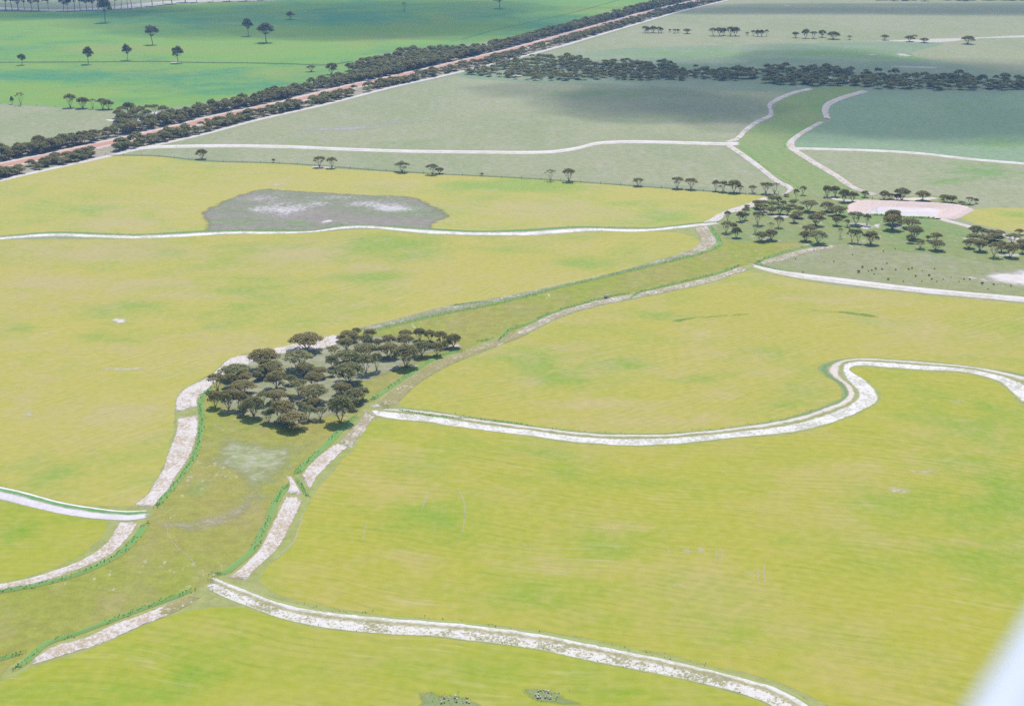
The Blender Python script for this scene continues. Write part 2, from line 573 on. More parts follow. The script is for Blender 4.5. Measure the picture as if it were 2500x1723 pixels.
# grassy waterway between the levees, near the dam and under the grove
WAY_L = [(0, 1447), (91, 1430), (181, 1405), (272, 1366), (322, 1327), (357, 1276), (378, 1245), (414, 1199), (462, 1135), (484, 1087), (493, 1024), (490, 978), (502, 955), (560, 880), (650, 850), (781, 825), (917, 806), (1053, 773), (1114, 760), (1300, 720), (1502, 670), (1653, 634), (1714, 618), (1759, 595), (1744, 569), (1735, 548), (1820, 508), (1872, 480)]
WAY_R = [(2012, 596), (1951, 606), (1845, 642), (1808, 650), (1744, 671), (1593, 707), (1520, 719), (1381, 753), (1288, 792), (1235, 817), (1204, 826), (1132, 855), (1084, 866), (1038, 890), (993, 920), (948, 950), (905, 980), (880, 1000), (836, 1047), (793, 1092), (745, 1134), (721, 1162), (697, 1192), (669, 1234), (648, 1276), (617, 1345), (574, 1381), (538, 1405), (495, 1432), (408, 1466), (257, 1522), (115, 1570), (60, 1600), (0, 1650)]
paddock([(-160, 1480)] + WAY_L + [(1990, 470), (2010, 560)] + WAY_R + [(-160, 1720)], M_way, .022, 6,
        green=[(450, 1190, 60, 40, .45), (900, 965, 60, 30, .5), (1250, 760, 150, 22, .2), (640, 1030, 90, 18, .3), (560, 1330, 60, 40, .15)],
        tan=[(560, 1130, 70, 40, .45), (600, 1190, 50, 20, .4), (480, 1265, 110, 12, .4), (700, 1110, 50, 30, .15)])
# dam country
paddock([(1735, 548), (1765, 530), (1872, 478), (1990, 478), (2120, 482), (2300, 480), (2370, 500), (2320, 535), (2420, 575), (2640, 640), (2640, 690), (2400, 640), (2250, 620), (2012, 597), (1880, 590), (1790, 588)], M_dam_pad, .030, 6,
        green=[(2200, 545, 160, 20, .5), (1900, 510, 70, 18, .3), (2300, 570, 90, 20, .4)], tan=[(1840, 525, 20, 5, .5), (1960, 600, 20, 4, .4), (2070, 600, 60, 6, .25), (2380, 590, 60, 14, .25)])
paddock([(1850, 643), (1951, 609), (2012, 596), (2120, 606), (2250, 622), (2400, 642), (2640, 685), (2640, 760), (2500, 728), (2284, 710), (2072, 682), (1930, 664)], M_dam_low, .034, 6,
        green=[(2200, 625, 120, 12, .2)], tan=[(1900, 632, 40, 5, .5)])
# yellow paddocks
U_TOP = [(-200, 480), (0, 440), (121, 409), (242, 386), (262, 380), (378, 382), (496, 394), (700, 401), (827, 413), (993, 422), (1144, 430), (1300, 438), (1557, 456), (1768, 471), (1835, 473), (1872, 480)]
U_BOT = [(1820, 500), (1774, 513), (1720, 540), (1696, 546), (1590, 556), (1412, 554), (1300, 560), (1174, 564), (1068, 559), (902, 550), (836, 551), (766, 563), (600, 565), (484, 565), (332, 572), (121, 566), (0, 576), (-200, 590)]
paddock(U_TOP + U_BOT, M_crop_u, .036, 7, green=[(1250, 452, 160, 12, .9), (1620, 530, 70, 16, .8), (1530, 495, 60, 5, .4), (240, 510, 90, 8, .45), (380, 500, 50, 5, .45), (240, 528, 50, 5, .4), (40, 480, 30, 6, .4)], tan=[(280, 545, 140, 10, .7), (900, 450, 260, 6, .4), (1400, 510, 160, 20, .4)])
paddock([(485, 520), (520, 500), (574, 478), (641, 460), (691, 463), (902, 475), (1011, 480), (1060, 500), (1102, 521), (1099, 531), (1065, 549), (1060, 562), (902, 558), (836, 556), (766, 568), (600, 570), (500, 567), (497, 545)], M_grey, .045, 4, name='scalded_hollow',
        green=[(560, 545, 80, 12, .4), (750, 545, 120, 6, .5), (1000, 515, 60, 10, .35), (600, 490, 30, 10, .3)], tan=[(690, 503, 85, 26, .8), (660, 488, 60, 14, .7), (780, 498, 60, 5, .9), (880, 498, 90, 10, .9), (950, 508, 80, 15, .8), (640, 508, 50, 14, .7), (800, 482, 160, 6, .6), (1010, 525, 60, 8, .4)], rough=.4, edge=True)
L_TOP = [(-200, 600), (0, 587), (302, 584), (574, 573), (751, 569), (902, 560), (1053, 573), (1300, 577), (1345, 573), (1451, 566), (1600, 566), (1662, 570), (1708, 585), (1709, 594), (1684, 611), (1623, 630), (1472, 672), (1291, 711), (1200, 729), (1099, 745), (978, 776), (881, 800), (781, 829), (660, 853), (568, 871), (514, 912), (441, 953), (428, 981), (423, 1042), (405, 1117), (378, 1172), (326, 1233), (272, 1237), (151, 1222), (60, 1198), (0, 1183), (-200, 1150)]
paddock(L_TOP, M_crop_l, .036, 7,
        green=[(960, 600, 120, 22, .85), (1030, 625, 90, 20, .8), (920, 675, 90, 14, .85), (1240, 610, 120, 14, .5), (1400, 640, 90, 14, .7), (1080, 650, 60, 10, .4), (620, 715, 90, 12, .6), (640, 680, 60, 8, .5), (300, 755, 130, 12, .75), (260, 825, 130, 10, .75), (60, 800, 60, 10, .6), (520, 800, 60, 10, .5), (400, 615, 40, 5, .5), (560, 620, 30, 5, .4), (710, 605, 60, 6, .4), (80, 1090, 60, 16, .6), (130, 1160, 60, 12, .6), (210, 1095, 30, 8, .4), (50, 1130, 60, 14, .5), (610, 745, 60, 8, .6)],
        tan=[(200, 620, 160, 20, .7), (740, 620, 90, 10, .7), (900, 650, 60, 8, .5), (100, 690, 120, 16, .6), (380, 690, 120, 10, .4), (200, 850, 200, 10, .4), (330, 1000, 90, 20, .45), (60, 980, 60, 20, .35), (200, 1215, 140, 10, .5), (500, 860, 90, 8, .4), (450, 720, 120, 9, .4)])
paddock([(-160, 1195), (0, 1221), (120, 1243), (212, 1266), (257, 1271), (266, 1291), (242, 1317), (181, 1364), (91, 1400), (0, 1424), (-160, 1450)], M_crop_b, .036, 5, green=[(30, 1300, 50, 25, .5)], tan=[(180, 1320, 50, 20, .3)])
R_PAD = [(972, 987), (985, 968), (1023, 936), (1090, 897), (1174, 862), (1265, 827), (1291, 813), (1393, 768), (1472, 747), (1532, 734), (1653, 710), (1744, 689), (1804, 668), (1829, 664), (1891, 672), (1969, 688), (2072, 701), (2163, 710), (2284, 723), (2405, 733), (2500, 742), (2680, 760), (2680, 980), (2560, 930), (2500, 913), (2435, 902), (2314, 887), (2193, 877), (2102, 873), (2042, 878), (2003, 889), (1994, 903), (2016, 920), (2042, 935), (2055, 957), (2049, 973), (2010, 990), (1921, 1019), (1800, 1040), (1623, 1057), (1472, 1055), (1381, 1048), (1291, 1036), (1144, 1015), (1050, 1001), (993, 994)]
paddock(R_PAD, M_crop_r, .036, 6,
        green=[(1300, 880, 60, 20, .8), (1350, 920, 80, 16, .7), (1520, 890, 90, 16, .7), (1620, 770, 90, 7, .7), (1700, 762, 60, 5, .6), (1680, 925, 80, 12, .6), (1280, 970, 60, 12, .5), (1560, 870, 80, 8, .5), (2150, 780, 90, 10, .4), (2350, 880, 120, 14, .4), (1900, 985, 60, 8, .6), (1900, 860, 60, 14, .4), (1700, 830, 120, 12, .35)],
        tan=[(1280, 930, 60, 14, .6), (1450, 985, 140, 14, .75), (1600, 1030, 160, 10, .6), (1400, 850, 80, 10, .4), (1750, 960, 90, 10, .5), (2000, 730, 160, 10, .5), (2250, 740, 150, 10, .3), (1530, 935, 40, 6, .5)])
M_PAD = [(905, 1028), (963, 1026), (1053, 1034), (1159, 1049), (1300, 1067), (1412, 1083), (1532, 1090), (1653, 1087), (1804, 1070), (1900, 1063), (1951, 1056), (2027, 1036), (2117, 999), (2146, 983), (2149, 963), (2121, 930), (2094, 915), (2078, 902), (2090, 896), (2163, 900), (2253, 907), (2359, 913), (2435, 934), (2465, 958), (2483, 983), (2520, 1000), (2720, 1060), (2720, 1850), (2120, 1850), (2027, 1725), (1966, 1692), (1891, 1662), (1714, 1617), (1563, 1583), (1381, 1549), (1300, 1536), (1204, 1525), (1053, 1511), (902, 1499), (812, 1484), (691, 1455), (641, 1426), (639, 1409), (651, 1385), (691, 1355), (721, 1313), (736, 1261), (748, 1247), (771, 1202), (814, 1148), (874, 1081), (889, 1051)]
paddock(M_PAD, M_crop_m, .036, 6,
        green=[(1330, 1110, 60, 20, .6), (1400, 1160, 80, 30, .5), (1550, 1180, 120, 20, .4), (1050, 1255, 90, 25, .7), (980, 1280, 90, 20, .5), (1480, 1330, 110, 25, .7), (2350, 1050, 90, 40, .7), (2420, 1000, 60, 30, .5), (2330, 1120, 90, 20, .5), (2480, 1210, 60, 50, .7), (1920, 1320, 60, 25, .5), (2050, 1370, 120, 35, .4), (1300, 1450, 200, 30, .25), (1700, 1420, 140, 25, .3), (2200, 1250, 120, 25, .35), (2100, 1180, 50, 20, .3), (1000, 1140, 50, 20, .3)],
        tan=[(1000, 1360, 90, 14, .9), (1150, 1370, 160, 16, .8), (1350, 1385, 160, 12, .7), (1280, 1335, 60, 12, .7), (1500, 1285, 60, 10, .6), (1720, 1380, 100, 25, .5), (2000, 1150, 160, 25, .5), (2150, 1190, 120, 30, .5), (2280, 1330, 120, 16, .7), (2250, 1140, 110, 16, .6), (1750, 1110, 140, 12, .5), (930, 1090, 60, 20, .4), (1700, 1430, 120, 12, .45), (2150, 1640, 160, 40, .3), (1000, 1200, 70, 30, .3)])
B_PAD = [(-200, 1730), (0, 1660), (40, 1648), (75, 1630), (181, 1600), (272, 1562), (348, 1527), (400, 1508), (460, 1490), (520, 1482), (600, 1484), (680, 1509), (781, 1532), (902, 1546), (1053, 1555), (1204, 1572), (1300, 1585), (1412, 1609), (1563, 1639), (1714, 1670), (1804, 1694), (1900, 1732), (2040, 1850), (-200, 1850)]
paddock(B_PAD, M_crop_b, .036, 5, green=[(380, 1690, 120, 20, .5), (480, 1650, 60, 20, .5), (900, 1600, 120, 15, .35), (1500, 1690, 100, 20, .3)], tan=[(530, 1530, 60, 20, .6), (650, 1560, 80, 14, .3), (300, 1620, 100, 14, .3), (1400, 1660, 80, 12, .3)])
# wedge of yellow crop right of the dam
paddock([(2335, 528), (2350, 515), (2400, 509), (2480, 508), (2640, 512), (2640, 610), (2490, 570), (2420, 555), (2360, 540)], M_crop_u, .040, 5, green=[(2490, 525, 40, 8, .6)], tan=())
# upper waterway between its two earth levees
paddock([(1940, 232), (1985, 216), (2060, 212), (2110, 216), (2057, 236), (2022, 254), (2012, 269), (2012, 292), (1990, 302), (1951, 325), (1925, 350), (1928, 362), (1970, 393), (2030, 429), (2080, 460), (2130, 482), (1990, 482), (1930, 474), (1935, 455), (1905, 440), (1856, 403), (1812, 370), (1785, 352), (1812, 332), (1850, 305), (1890, 284), (1892, 262), (1905, 245)],
        M_way_up, .024, 9, green=[(2000, 260, 60, 30, .7), (1960, 320, 80, 20, .6)])
M_stub3 = plain_mat('stubble_shade_tint', (.215, .285, .160), (.19, .27, .14), (.25, .285, .185), .012, .18)  # greener stubble: the tint of the cloud shade is put into the colour
paddock([(2118, 224), (2300, 226), (2640, 228), (2640, 420), (2500, 398), (2374, 387), (2163, 367), (1945, 360), (1936, 348), (1960, 330), (2010, 302), (2028, 292), (2024, 268), (2032, 254), (2066, 240)], M_stub3, .020, 12, green=[(2450, 350, 120, 18, .6), (2300, 260, 200, 20, .3)])
# seeded green strip above the tree belt on the right
paddock([(1350, 136), (1500, 120), (1700, 112), (1900, 108), (2100, 104), (2300, 106), (2230, 128), (2240, 140), (2360, 160), (2500, 180), (2640, 186), (2640, 230), (1130, 190), (1130, 175), (1250, 150)], M_stub2, .018, 14, green=[(1700, 130, 300, 12, .55), (2050, 130, 200, 12, .75), (2200, 140, 150, 16, .6)], tan=[(2195, 132, 30, 4, .6), (2150, 128, 50, 3, .3)])

# ------------------------------------------------------------------ the red gravel road and its sandy verges
ROAD = [(-260, 466), (0, 407), (121, 382), (257, 352), (408, 319), (538, 286), (700, 251), (872, 209), (993, 183), (1114, 156), (1300, 110), (1400, 82), (1502, 54), (1593, 29), (1714, 1), (1900, -42)]
ROADW = catmull(G(ROAD), 6)

def offset(line, d):
    line = np.asarray(line)
    t = np.gradient(line, axis=0)
    t /= np.linalg.norm(t, axis=1)[:, None]
    return line + np.c_[-t[:, 1], t[:, 0]] * d

v1, v2 = offset(ROADW, 27), offset(ROADW, -24)
sheet('road_verge', [tuple(p) for p in v1[::3]] + [tuple(p) for p in v2[::-1][::3]], .052, M_verge, 9, {'green': lambda x, y: np.zeros(len(x)), 'tan': lambda x, y: np.zeros(len(x))}, rough=2.0)
RED = (.42, .19, .12)
M_road = bank_mat('red_gravel', [(0, (.55, .47, .42)), (.12, (.58, .47, .42)), (.2, (.50, .34, .27)), (.34, (.45, .25, .18)), (.44, (.42, .20, .14)), (.52, (.49, .30, .22)), (.62, (.43, .21, .145)), (.75, (.47, .29, .22)), (.86, (.55, .42, .35)), (1, (.5, .42, .34))], spots=.1, spotcol=(.3, .16, .1))
ribbon('gravel_road', [tuple(p) for p in offset(ROADW, 8.0)[::2]], [tuple(p) for p in offset(ROADW, -6.5)[::2]], M_road, [(0, .0), (.2, .03), (.5, .25), (.8, .03), (1, .0)], nu=11, step=4, z0=.065, raw=True)
# sandy firebreak along the outer edge of the scrub
M_break = soil_mat('firebreak_sand', .75, base=(.42, .38, .30), grass=.35)
FB = offset(ROADW, -22.5)
ribbon('firebreak_track', [tuple(p) for p in FB[::2]], [tuple(p) for p in offset(ROADW, -27.0)[::2]], M_break, [(0, 0), (1, 0)], nu=6, step=3, z0=.075, raw=True)
# side track leaving the road through the scrub
M_track = soil_mat('side_track_sand', .8, base=(.45, .36, .30), grass=.2)
ribbon('side_track', [(318, 336), (345, 322), (368, 314)], [(326, 341), (352, 327), (374, 318)], M_track, [(0, 0), (1, 0)], nu=5, step=2, z0=.08)
ribbon('side_track', [(850, 210), (872, 206), (885, 205)], [(852, 214), (874, 210), (887, 209)], M_track, [(0, 0), (1, 0)], nu=5, step=2, z0=.08)

# ------------------------------------------------------------------ bare strips beside the levees
M_soil_w = soil_mat('strip_white', .72, grass=.25)
M_soil_p = soil_mat('strip_pink', .60, base=(.40, .31, .21), grass=.2)
M_soil_m = soil_mat('strip_mixed', .38, base=(.30, .25, .14), grass=.5)
M_soil_b = soil_mat('strip_brown', .12, base=(.27, .235, .09), grass=.7)
M_soil_g = soil_mat('strip_greygreen', .22, base=(.235, .23, .12), grass=.6)
FLAT = [(0, .0), (.5, .12), (1, .0)]
strips = [
    # left of the waterway, from the bottom left up
    (T('D1', (-250, 650), (0, 600), (150, 575), (400, 505), (640, 415), (820, 305), (900, 215), (950, 125), (985, 80)), T('D1', (-250, 700), (0, 652), (300, 595), (600, 495), (880, 375), (1020, 245), (1105, 130), (1130, 90)), M_soil_p),
    (T('C1', (1070, 1450), (1110, 1405), (1190, 1345), (1250, 1235), (1310, 1150), (1340, 1050), (1385, 930), (1425, 800), (1425, 725)), T('C1', (1235, 1465), (1300, 1370), (1370, 1300), (1410, 1220), (1510, 1080), (1570, 960), (1600, 820), (1598, 695)), M_soil_p),
    (T('C1', (1412, 690), (1418, 580), (1465, 510), (1700, 385), (1880, 235), (2030, 210)), T('C1', (1600, 645), (1600, 570), (1690, 490), (1750, 430), (1860, 350), (2040, 285)), M_soil_w),
    (T('C2', (0, 220), (200, 172), (370, 132), (600, 80), (760, 45)), T('C2', (0, 300), (250, 215), (430, 200), (640, 165), (800, 110)), M_soil_w),
    ([(868, 806), (881, 800), (978, 776), (1099, 745), (1200, 729), (1291, 711), (1472, 672), (1623, 630), (1684, 611)], [(900, 808), (917, 803), (1053, 770), (1114, 758), (1205, 738), (1300, 717), (1502, 667), (1653, 631), (1720, 613)], M_soil_g),
    ([(1650, 625), (1684, 611), (1708, 590), (1708, 578), (1696, 562), (1700, 552)], [(1680, 626), (1720, 612), (1745, 600), (1751, 590), (1738, 568), (1728, 550)], M_soil_m),
    ([(1700, 548), (1720, 540), (1774, 513), (1822, 498), (1868, 480)], [(1730, 550), (1765, 534), (1771, 524), (1822, 512), (1880, 486)], M_soil_w),
    # right of the waterway
    (T('D1', (200, 1265), (330, 1235), (600, 1155), (900, 1055), (1150, 935), (1300, 880), (1420, 830)), T('D1', (240, 1220), (310, 1180), (430, 1100), (700, 1030), (900, 930), (1150, 845), (1380, 750)), M_soil_p),
    (T('D1', (1250, 900), (1500, 790), (1640, 700)), T('D1', (1200, 840), (1400, 745), (1570, 690)), M_soil_b),
    ([(600, 1420), (610, 1406), (636, 1379), (676, 1343), (700, 1303), (716, 1273), (731, 1240), (741, 1215)], [(543, 1414), (560, 1406), (589, 1385), (635, 1337), (653, 1303), (677, 1252), (686, 1235), (702, 1203)], M_soil_p),
    (T('C2', (475, 1355), (440, 1315), (380, 1220), (350, 1180)), T('C2', (320, 1350), (345, 1300), (355, 1255), (320, 1185)), M_soil_w),
    (T('C2', (510, 1320), (600, 1180), (720, 1060), (800, 980), (870, 950)), T('C2', (445, 1205), (465, 1165), (560, 1060), (690, 960), (760, 925)), M_soil_p),
    (T('C2', (850, 990), (900, 900), (950, 860), (990, 790), (1060, 700)), T('C2', (760, 925), (800, 870), (870, 810), (925, 740), (980, 670)), M_soil_m),
    (T('C2', (1160, 660), (1240, 600), (1400, 450), (1620, 320), (1900, 200), (2200, 90), (2316, 40)), T('C2', (1050, 620), (1200, 500), (1400, 350), (1600, 250), (1800, 180), (2040, 80), (2150, 20)), M_soil_b),
    (T('B3', (0, 1500), (300, 1360), (640, 1210), (900, 1140), (1100, 1100), (1500, 1020), (1800, 950), (2000, 880), (2100, 850)), T('B3', (60, 1440), (300, 1305), (480, 1215), (700, 1145), (900, 1090), (1100, 1060), (1300, 1020), (1600, 955), (1800, 905), (2020, 825)), M_soil_m),
    (T('B4', (180, 815), (340, 790), (560, 720), (820, 670)), T('B4', (170, 790), (320, 750), (540, 690), (800, 650)), M_soil_m),
]
for A, B, m in strips:
    ribbon('bare_soil_strip', A, B, m, FLAT, nu=8, step=1.5, z0=.06, clod=.16)

# ------------------------------------------------------------------ contour banks
BANKP = [(0, .0), (.10, .06), (.24, .30), (.36, .25), (.46, .08), (.6, .04), (.9, .02), (1, .0)]
W = (.60, .55, .50)
M_bank_n = bank_mat('bank_fresh', [(0, (.31, .33, .10)), (.10, (.24, .29, .10)), (.17, (.24, .26, .11)), (.22, W), (.34, W), (.40, (.36, .33, .17)), (.48, (.42, .37, .25)), (.58, (.62, .56, .50)), (.72, W), (.92, W), (.97, (.34, .35, .14))], spots=.9, spotcol=(.26, .24, .10), scale=1.5)
M_bank_s = bank_mat('bank_curved', [(0, (.26, .29, .12)), (.10, (.13, .22, .07)), (.18, (.24, .25, .12)), (.22, (.56, .47, .41)), (.34, (.58, .49, .43)), (.40, (.27, .28, .11)), (.50, (.30, .30, .13)), (.56, (.64, .59, .55)), (.92, (.64, .59, .55)), (.97, (.34, .35, .14))], spots=.5)
M_bank_m = bank_mat('bank_weedy', [(0, (.25, .28, .12)), (.12, (.12, .22, .07)), (.34, (.14, .24, .08)), (.42, (.30, .28, .17)), (.52, (.66, .60, .57)), (.80, (.68, .62, .58)), (.90, (.46, .42, .32)), (1, (.36, .35, .16))], spots=.45)
M_bank_w = bank_mat('bank_white', [(0, (.5, .46, .40)), (.12, (.62, .57, .53)), (.55, (.62, .57, .53)), (.66, (.42, .35, .28)), (.78, (.66, .60, .57)), (.94, (.5, .44, .34)), (1, (.36, .35, .18))], spots=.5, spotcol=(.36, .30, .21))
M_bank_g = bank_mat('bank_grassed', [(0, (.22, .27, .08)), (.2, (.15, .30, .080)), (.6, (.14, .29, .078)), (.85, (.20, .29, .07)), (1, (.22, .25, .06))], spots=.6, spotcol=(.235, .26, .09))
M_bank_gw = bank_mat('bank_grass_white', [(0, (.27, .29, .10)), (.08, (.60, .56, .50)), (.17, (.66, .61, .58)), (.24, (.2, .26, .09)), (.30, (.11, .27, .085)), (.40, (.12, .27, .085)), (.46, (.40, .36, .26)), (.53, (.60, .55, .55)), (.90, (.56, .51, .52)), (1, (.30, .29, .15))], spots=.35, spotcol=(.42, .36, .32))

BN_U = T('D1', (1690, 520), (1790, 560), (1890, 600)) + [(600, 1434), (660, 1458), (720, 1474), (781, 1486), (870, 1496), (1000, 1507), (1140, 1519), (1291, 1539), (1381, 1554), (1502, 1578), (1623, 1603), (1744, 1632), (1850, 1660), (1921, 1682), (1975, 1712), (2020, 1745), (2080, 1800)]
BN_L = [(502, 1434), (538, 1454), (605, 1481), (680, 1508), (781, 1531), (902, 1545), (1053, 1554), (1204, 1571), (1300, 1584), (1412, 1608), (1563, 1638), (1714, 1669), (1804, 1692), (1870, 1716), (1920, 1745), (1990, 1800)]
ribbon('contour_bank', BN_U, BN_L, M_bank_n, BANKP, nu=15, step=1.0, z0=.06, clod=.2)
# smooth washed sand in the bank's outlet
BS_U = [(925, 994), (993, 995), (1050, 1002), (1144, 1016), (1200, 1025), (1291, 1037), (1381, 1049), (1472, 1056), (1623, 1058), (1774, 1043), (1921, 1019), (2012, 991), (2051, 973), (2057, 957), (2044, 935), (2018, 919), (1996, 903), (2003, 890), (2042, 878), (2102, 873), (2193, 877), (2314, 887), (2435, 902), (2510, 916), (2600, 945)]
BS_L = [(900, 1010), (963, 1023), (1053, 1032), (1159, 1047), (1220, 1055), (1300, 1065), (1412, 1081), (1532, 1088), (1653, 1085), (1804, 1068), (1951, 1053), (2027, 1034), (2117, 997), (2142, 981), (2144, 963), (2117, 930), (2090, 915), (2073, 902), (2090, 893), (2163, 897), (2253, 904), (2359, 910), (2435, 930), (2465, 955), (2500, 989)]
ribbon('contour_bank', BS_U[:9], BS_L[:9], M_bank_s, BANKP, nu=13, step=1.0, z0=.06, clod=.12, fade=(True, False))
ribbon('contour_bank', BS_U[8:25], BS_L[8:25], M_bank_s, BANKP, nu=13, step=1.0, z0=.061, clod=.12, fade=(False, True))
BM_U = [(-120, 582), (0, 576), (121, 566), (302, 571), (332, 572), (484, 564), (600, 562), (766, 562), (836, 550), (902, 549), (1068, 558), (1174, 563), (1300, 558), (1412, 552), (1500, 554), (1590, 555), (1696, 544), (1760, 540)]
BM_L = [(-120, 596), (0, 586), (121, 578), (302, 583), (390, 582), (574, 572), (640, 572), (751, 569), (836, 560), (902, 558), (1053, 572), (1200, 576), (1300, 576), (1345, 573), (1451, 565), (1550, 567), (1662, 558), (1760, 547)]
ribbon('contour_bank', BM_U, BM_L, M_bank_m, BANKP, nu=11, step=1.5, z0=.07, clod=.1)
ribbon('contour_bank', T('B4', (90, 802), (250, 842), (500, 882), (900, 930), (1300, 980), (1800, 1030), (2316, 1075), (2700, 1120)), T('B4', (100, 826), (300, 884), (560, 934), (900, 976), (1200, 1012), (1600, 1053), (2000, 1088), (2700, 1158)), M_bank_w, BANKP, nu=11, step=1.2, z0=.06, clod=.1)
BT = [(305, 366), (345, 362), (378, 360), (514, 357), (700, 359), (812, 364), (993, 370), (1150, 372), (1300, 373), (1351, 371), (1412, 362), (1457, 351), (1532, 347), (1650, 349), (1768, 352), (1811, 351)]
ribbon('contour_bank', [(x, y - 4.2) for x, y in BT], [(x, y + 3.6) for x, y in BT], M_bank_w, BANKP, nu=9, step=2.0, z0=.06, clod=.1)
BV = T('A4', (395, 1200), (600, 1203), (800, 1208), (1200, 1222), (1500, 1243), (1900, 1288), (2316, 1323), (2700, 1360))
ribbon('contour_bank', [(x, y - 2.6) for x, y in BV], [(x, y + 3.0) for x, y in BV], M_bank_w, BANKP, nu=9, step=2.0, z0=.06, clod=.08)
# bottom-left bank with grassed crest and wet sandy channel
ribbon('contour_bank', T('C1', (-250, 1230), (0, 1280), (200, 1325), (500, 1405), (800, 1455), (1000, 1475), (1250, 1470)), T('C1', (-250, 1340), (0, 1390), (250, 1450), (500, 1505), (800, 1545), (1050, 1555), (1230, 1525)), M_bank_gw, BANKP, nu=13, step=1.0, z0=.07, clod=.06)
# levees of the upper waterway
UL = T('A4', (600, 716), (450, 752), (320, 808), (262, 850), (272, 900), (262, 938), (160, 985), (60, 1060), (0, 1120)) + [(1772, 349)]
ribbon('earth_levee', [(x - 6, y - 2) for x, y in UL], [(x + 6, y + 2.5) for x, y in UL], M_soil_p, [(0, 0), (.5, .6), (1, 0)], nu=8, step=1.5, z0=.06, clod=.2)
UL2 = [(1776, 353), (1804, 372), (1850, 405), (1900, 444), (1928, 458), (1930, 466), (1912, 478)]
ribbon('earth_levee', [(x - 9, y + 1) for x, y in UL2], [(x + 7, y - 1.5) for x, y in UL2], M_soil_w, [(0, 0), (.5, .6), (1, 0)], nu=8, step=1.5, z0=.06, clod=.2)
UR1 = T('A4', (1040, 735), (850, 790), (740, 840), (710, 890), (730, 965))
ribbon('earth_levee', [(x - 9, y - 2) for x, y in UR1], [(x + 9, y + 2.5) for x, y in UR1], M_soil_p, [(0, 0), (.5, .6), (1, 0)], nu=8, step=1.5, z0=.06, clod=.2)
UR2 = T('A4', (680, 985), (500, 1090), (435, 1150), (440, 1190), (600, 1300), (800, 1420), (950, 1520), (1130, 1580))
ribbon('earth_levee', [(x - 11, y + 1) for x, y in UR2], [(x + 10, y) for x, y in UR2], M_soil_p, [(0, 0), (.5, .6), (1, 0)], nu=8, step=1.5, z0=.06, clod=.2)

# ------------------------------------------------------------------ grassed levees with tufts
tufts = []
def levee(px, width=2.6, h=.6, dens=3.2, raw_tuft=True, mat=None, size=.3):
    width *= .6
    h *= .5
    c = catmull(G(px), 1.5)
    a, b = offset(c, width / 2), offset(c, -width / 2)
    ribbon('grassed_levee', [tuple(p) for p in a[::2]] + [tuple(a[-1])], [tuple(p) for p in b[::2]] + [tuple(b[-1])], mat or M_bank_g, [(0, .0), (.25, h * .6), (.5, h), (.75, h * .6), (1, 0)], nu=7, step=1.2, z0=.075, clod=.08, raw=True)
    n = int(np.linalg.norm(np.diff(c, axis=0), axis=1).sum() * dens)
    rs, _ = resample(c, n)
    nrm = np.gradient(rs, axis=0)
    nrm /= np.linalg.norm(nrm, axis=1)[:, None] + 1e-9
    for p, t in zip(rs, nrm):
        if nz(p[0], p[1], .15, 8) < -.32:
            continue
        u = random.gauss(0, .24)
        tufts.append((p[0] - t[1] * u * width, p[1] + t[0] * u * width, max(0, h * (1 - abs(u) * 2)), random.uniform(.6, 1.3) * size))

levee(T('D1', (-250, 700), (0, 662), (300, 612), (600, 532), (900, 402), (1060, 275), (1190, 105)), 3.0)
levee(T('C1', (1250, 1455), (1370, 1320), (1530, 1110), (1600, 950), (1632, 740), (1622, 600), (1670, 520), (1720, 480)), 2.6)
levee([(905, 810), (917, 806), (1053, 773), (1114, 760), (1180, 748), (1300, 720), (1351, 705), (1502, 670), (1653, 634), (1714, 618), (1753, 602), (1759, 593), (1744, 569), (1735, 554)], 3.0)
levee([(1090, 748), (1160, 740), (1210, 736)], 2.0)
levee(T('D1', (-200, 1255), (0, 1210), (100, 1185), (210, 1150)), 2.2)
levee(T('D1', (100, 1310), (160, 1270), (250, 1190), (380, 1080), (600, 1010), (850, 915), (1100, 820), (1350, 730), (1580, 640)), 2.6)
levee(T('D1', (1690, 525), (1780, 530), (1900, 450), (2040, 330), (2110, 200), (2200, 30)) + [(669, 1232), (697, 1190), (707, 1181)], 3.0)
levee(T('C2', (400, 1190), (480, 1100), (640, 960), (780, 810), (900, 710)), 3.4)
levee(T('C2', (405, 1190), (430, 1250), (470, 1310), (505, 1370)), 1.6, .4)
levee(T('C2', (1010, 590), (1150, 490), (1300, 390), (1450, 290), (1600, 215), (1760, 185)), 3.0)
levee(T('C2', (1880, 115), (2000, 82)), 2.4)
levee(T('B3', (50, 1440), (100, 1385), (150, 1340), (290, 1290), (480, 1205), (600, 1165), (900, 1085), (1060, 1052), (1120, 1048)), 2.4)
levee(T('B3', (1110, 1095), (1200, 1035), (1300, 1010), (1600, 940), (1800, 890), (2010, 820)), 2.6)
levee(T('B4', (150, 800), (300, 740), (500, 680), (700, 640)), 3.2)
levee(T('B4', (120, 800), (230, 830), (340, 860), (450, 880)), 2.4)
levee(T('C2', (1060, 655), (1200, 665), (1500, 712), (1800, 738), (2100, 765), (2316, 800)), 2.4, .6)
levee(T('C4', (700, 325), (760, 375), (840, 440), (885, 500), (905, 560), (860, 615)), 2.0, .3, dens=1.5)
levee(T('B2', (0, 535), (300, 532), (550, 540)), 3.0, .3, dens=1.5)
levee(T('B2', (1080, 500), (1400, 525), (1700, 545), (1880, 545)), 3.0, .3, dens=1.5)
levee(T('B1', (1150, 578), (1500, 552), (1800, 540), (2316, 535)), 3.0, .3, dens=1.5)
levee(T('B3', (700, 515), (1000, 515), (1300, 520), (1500, 500), (1650, 488)), 2.6, .3, dens=1.5)
levee(T('A4', (30, 1180), (100, 1240), (180, 1315)), 2.0, .3, dens=.6)
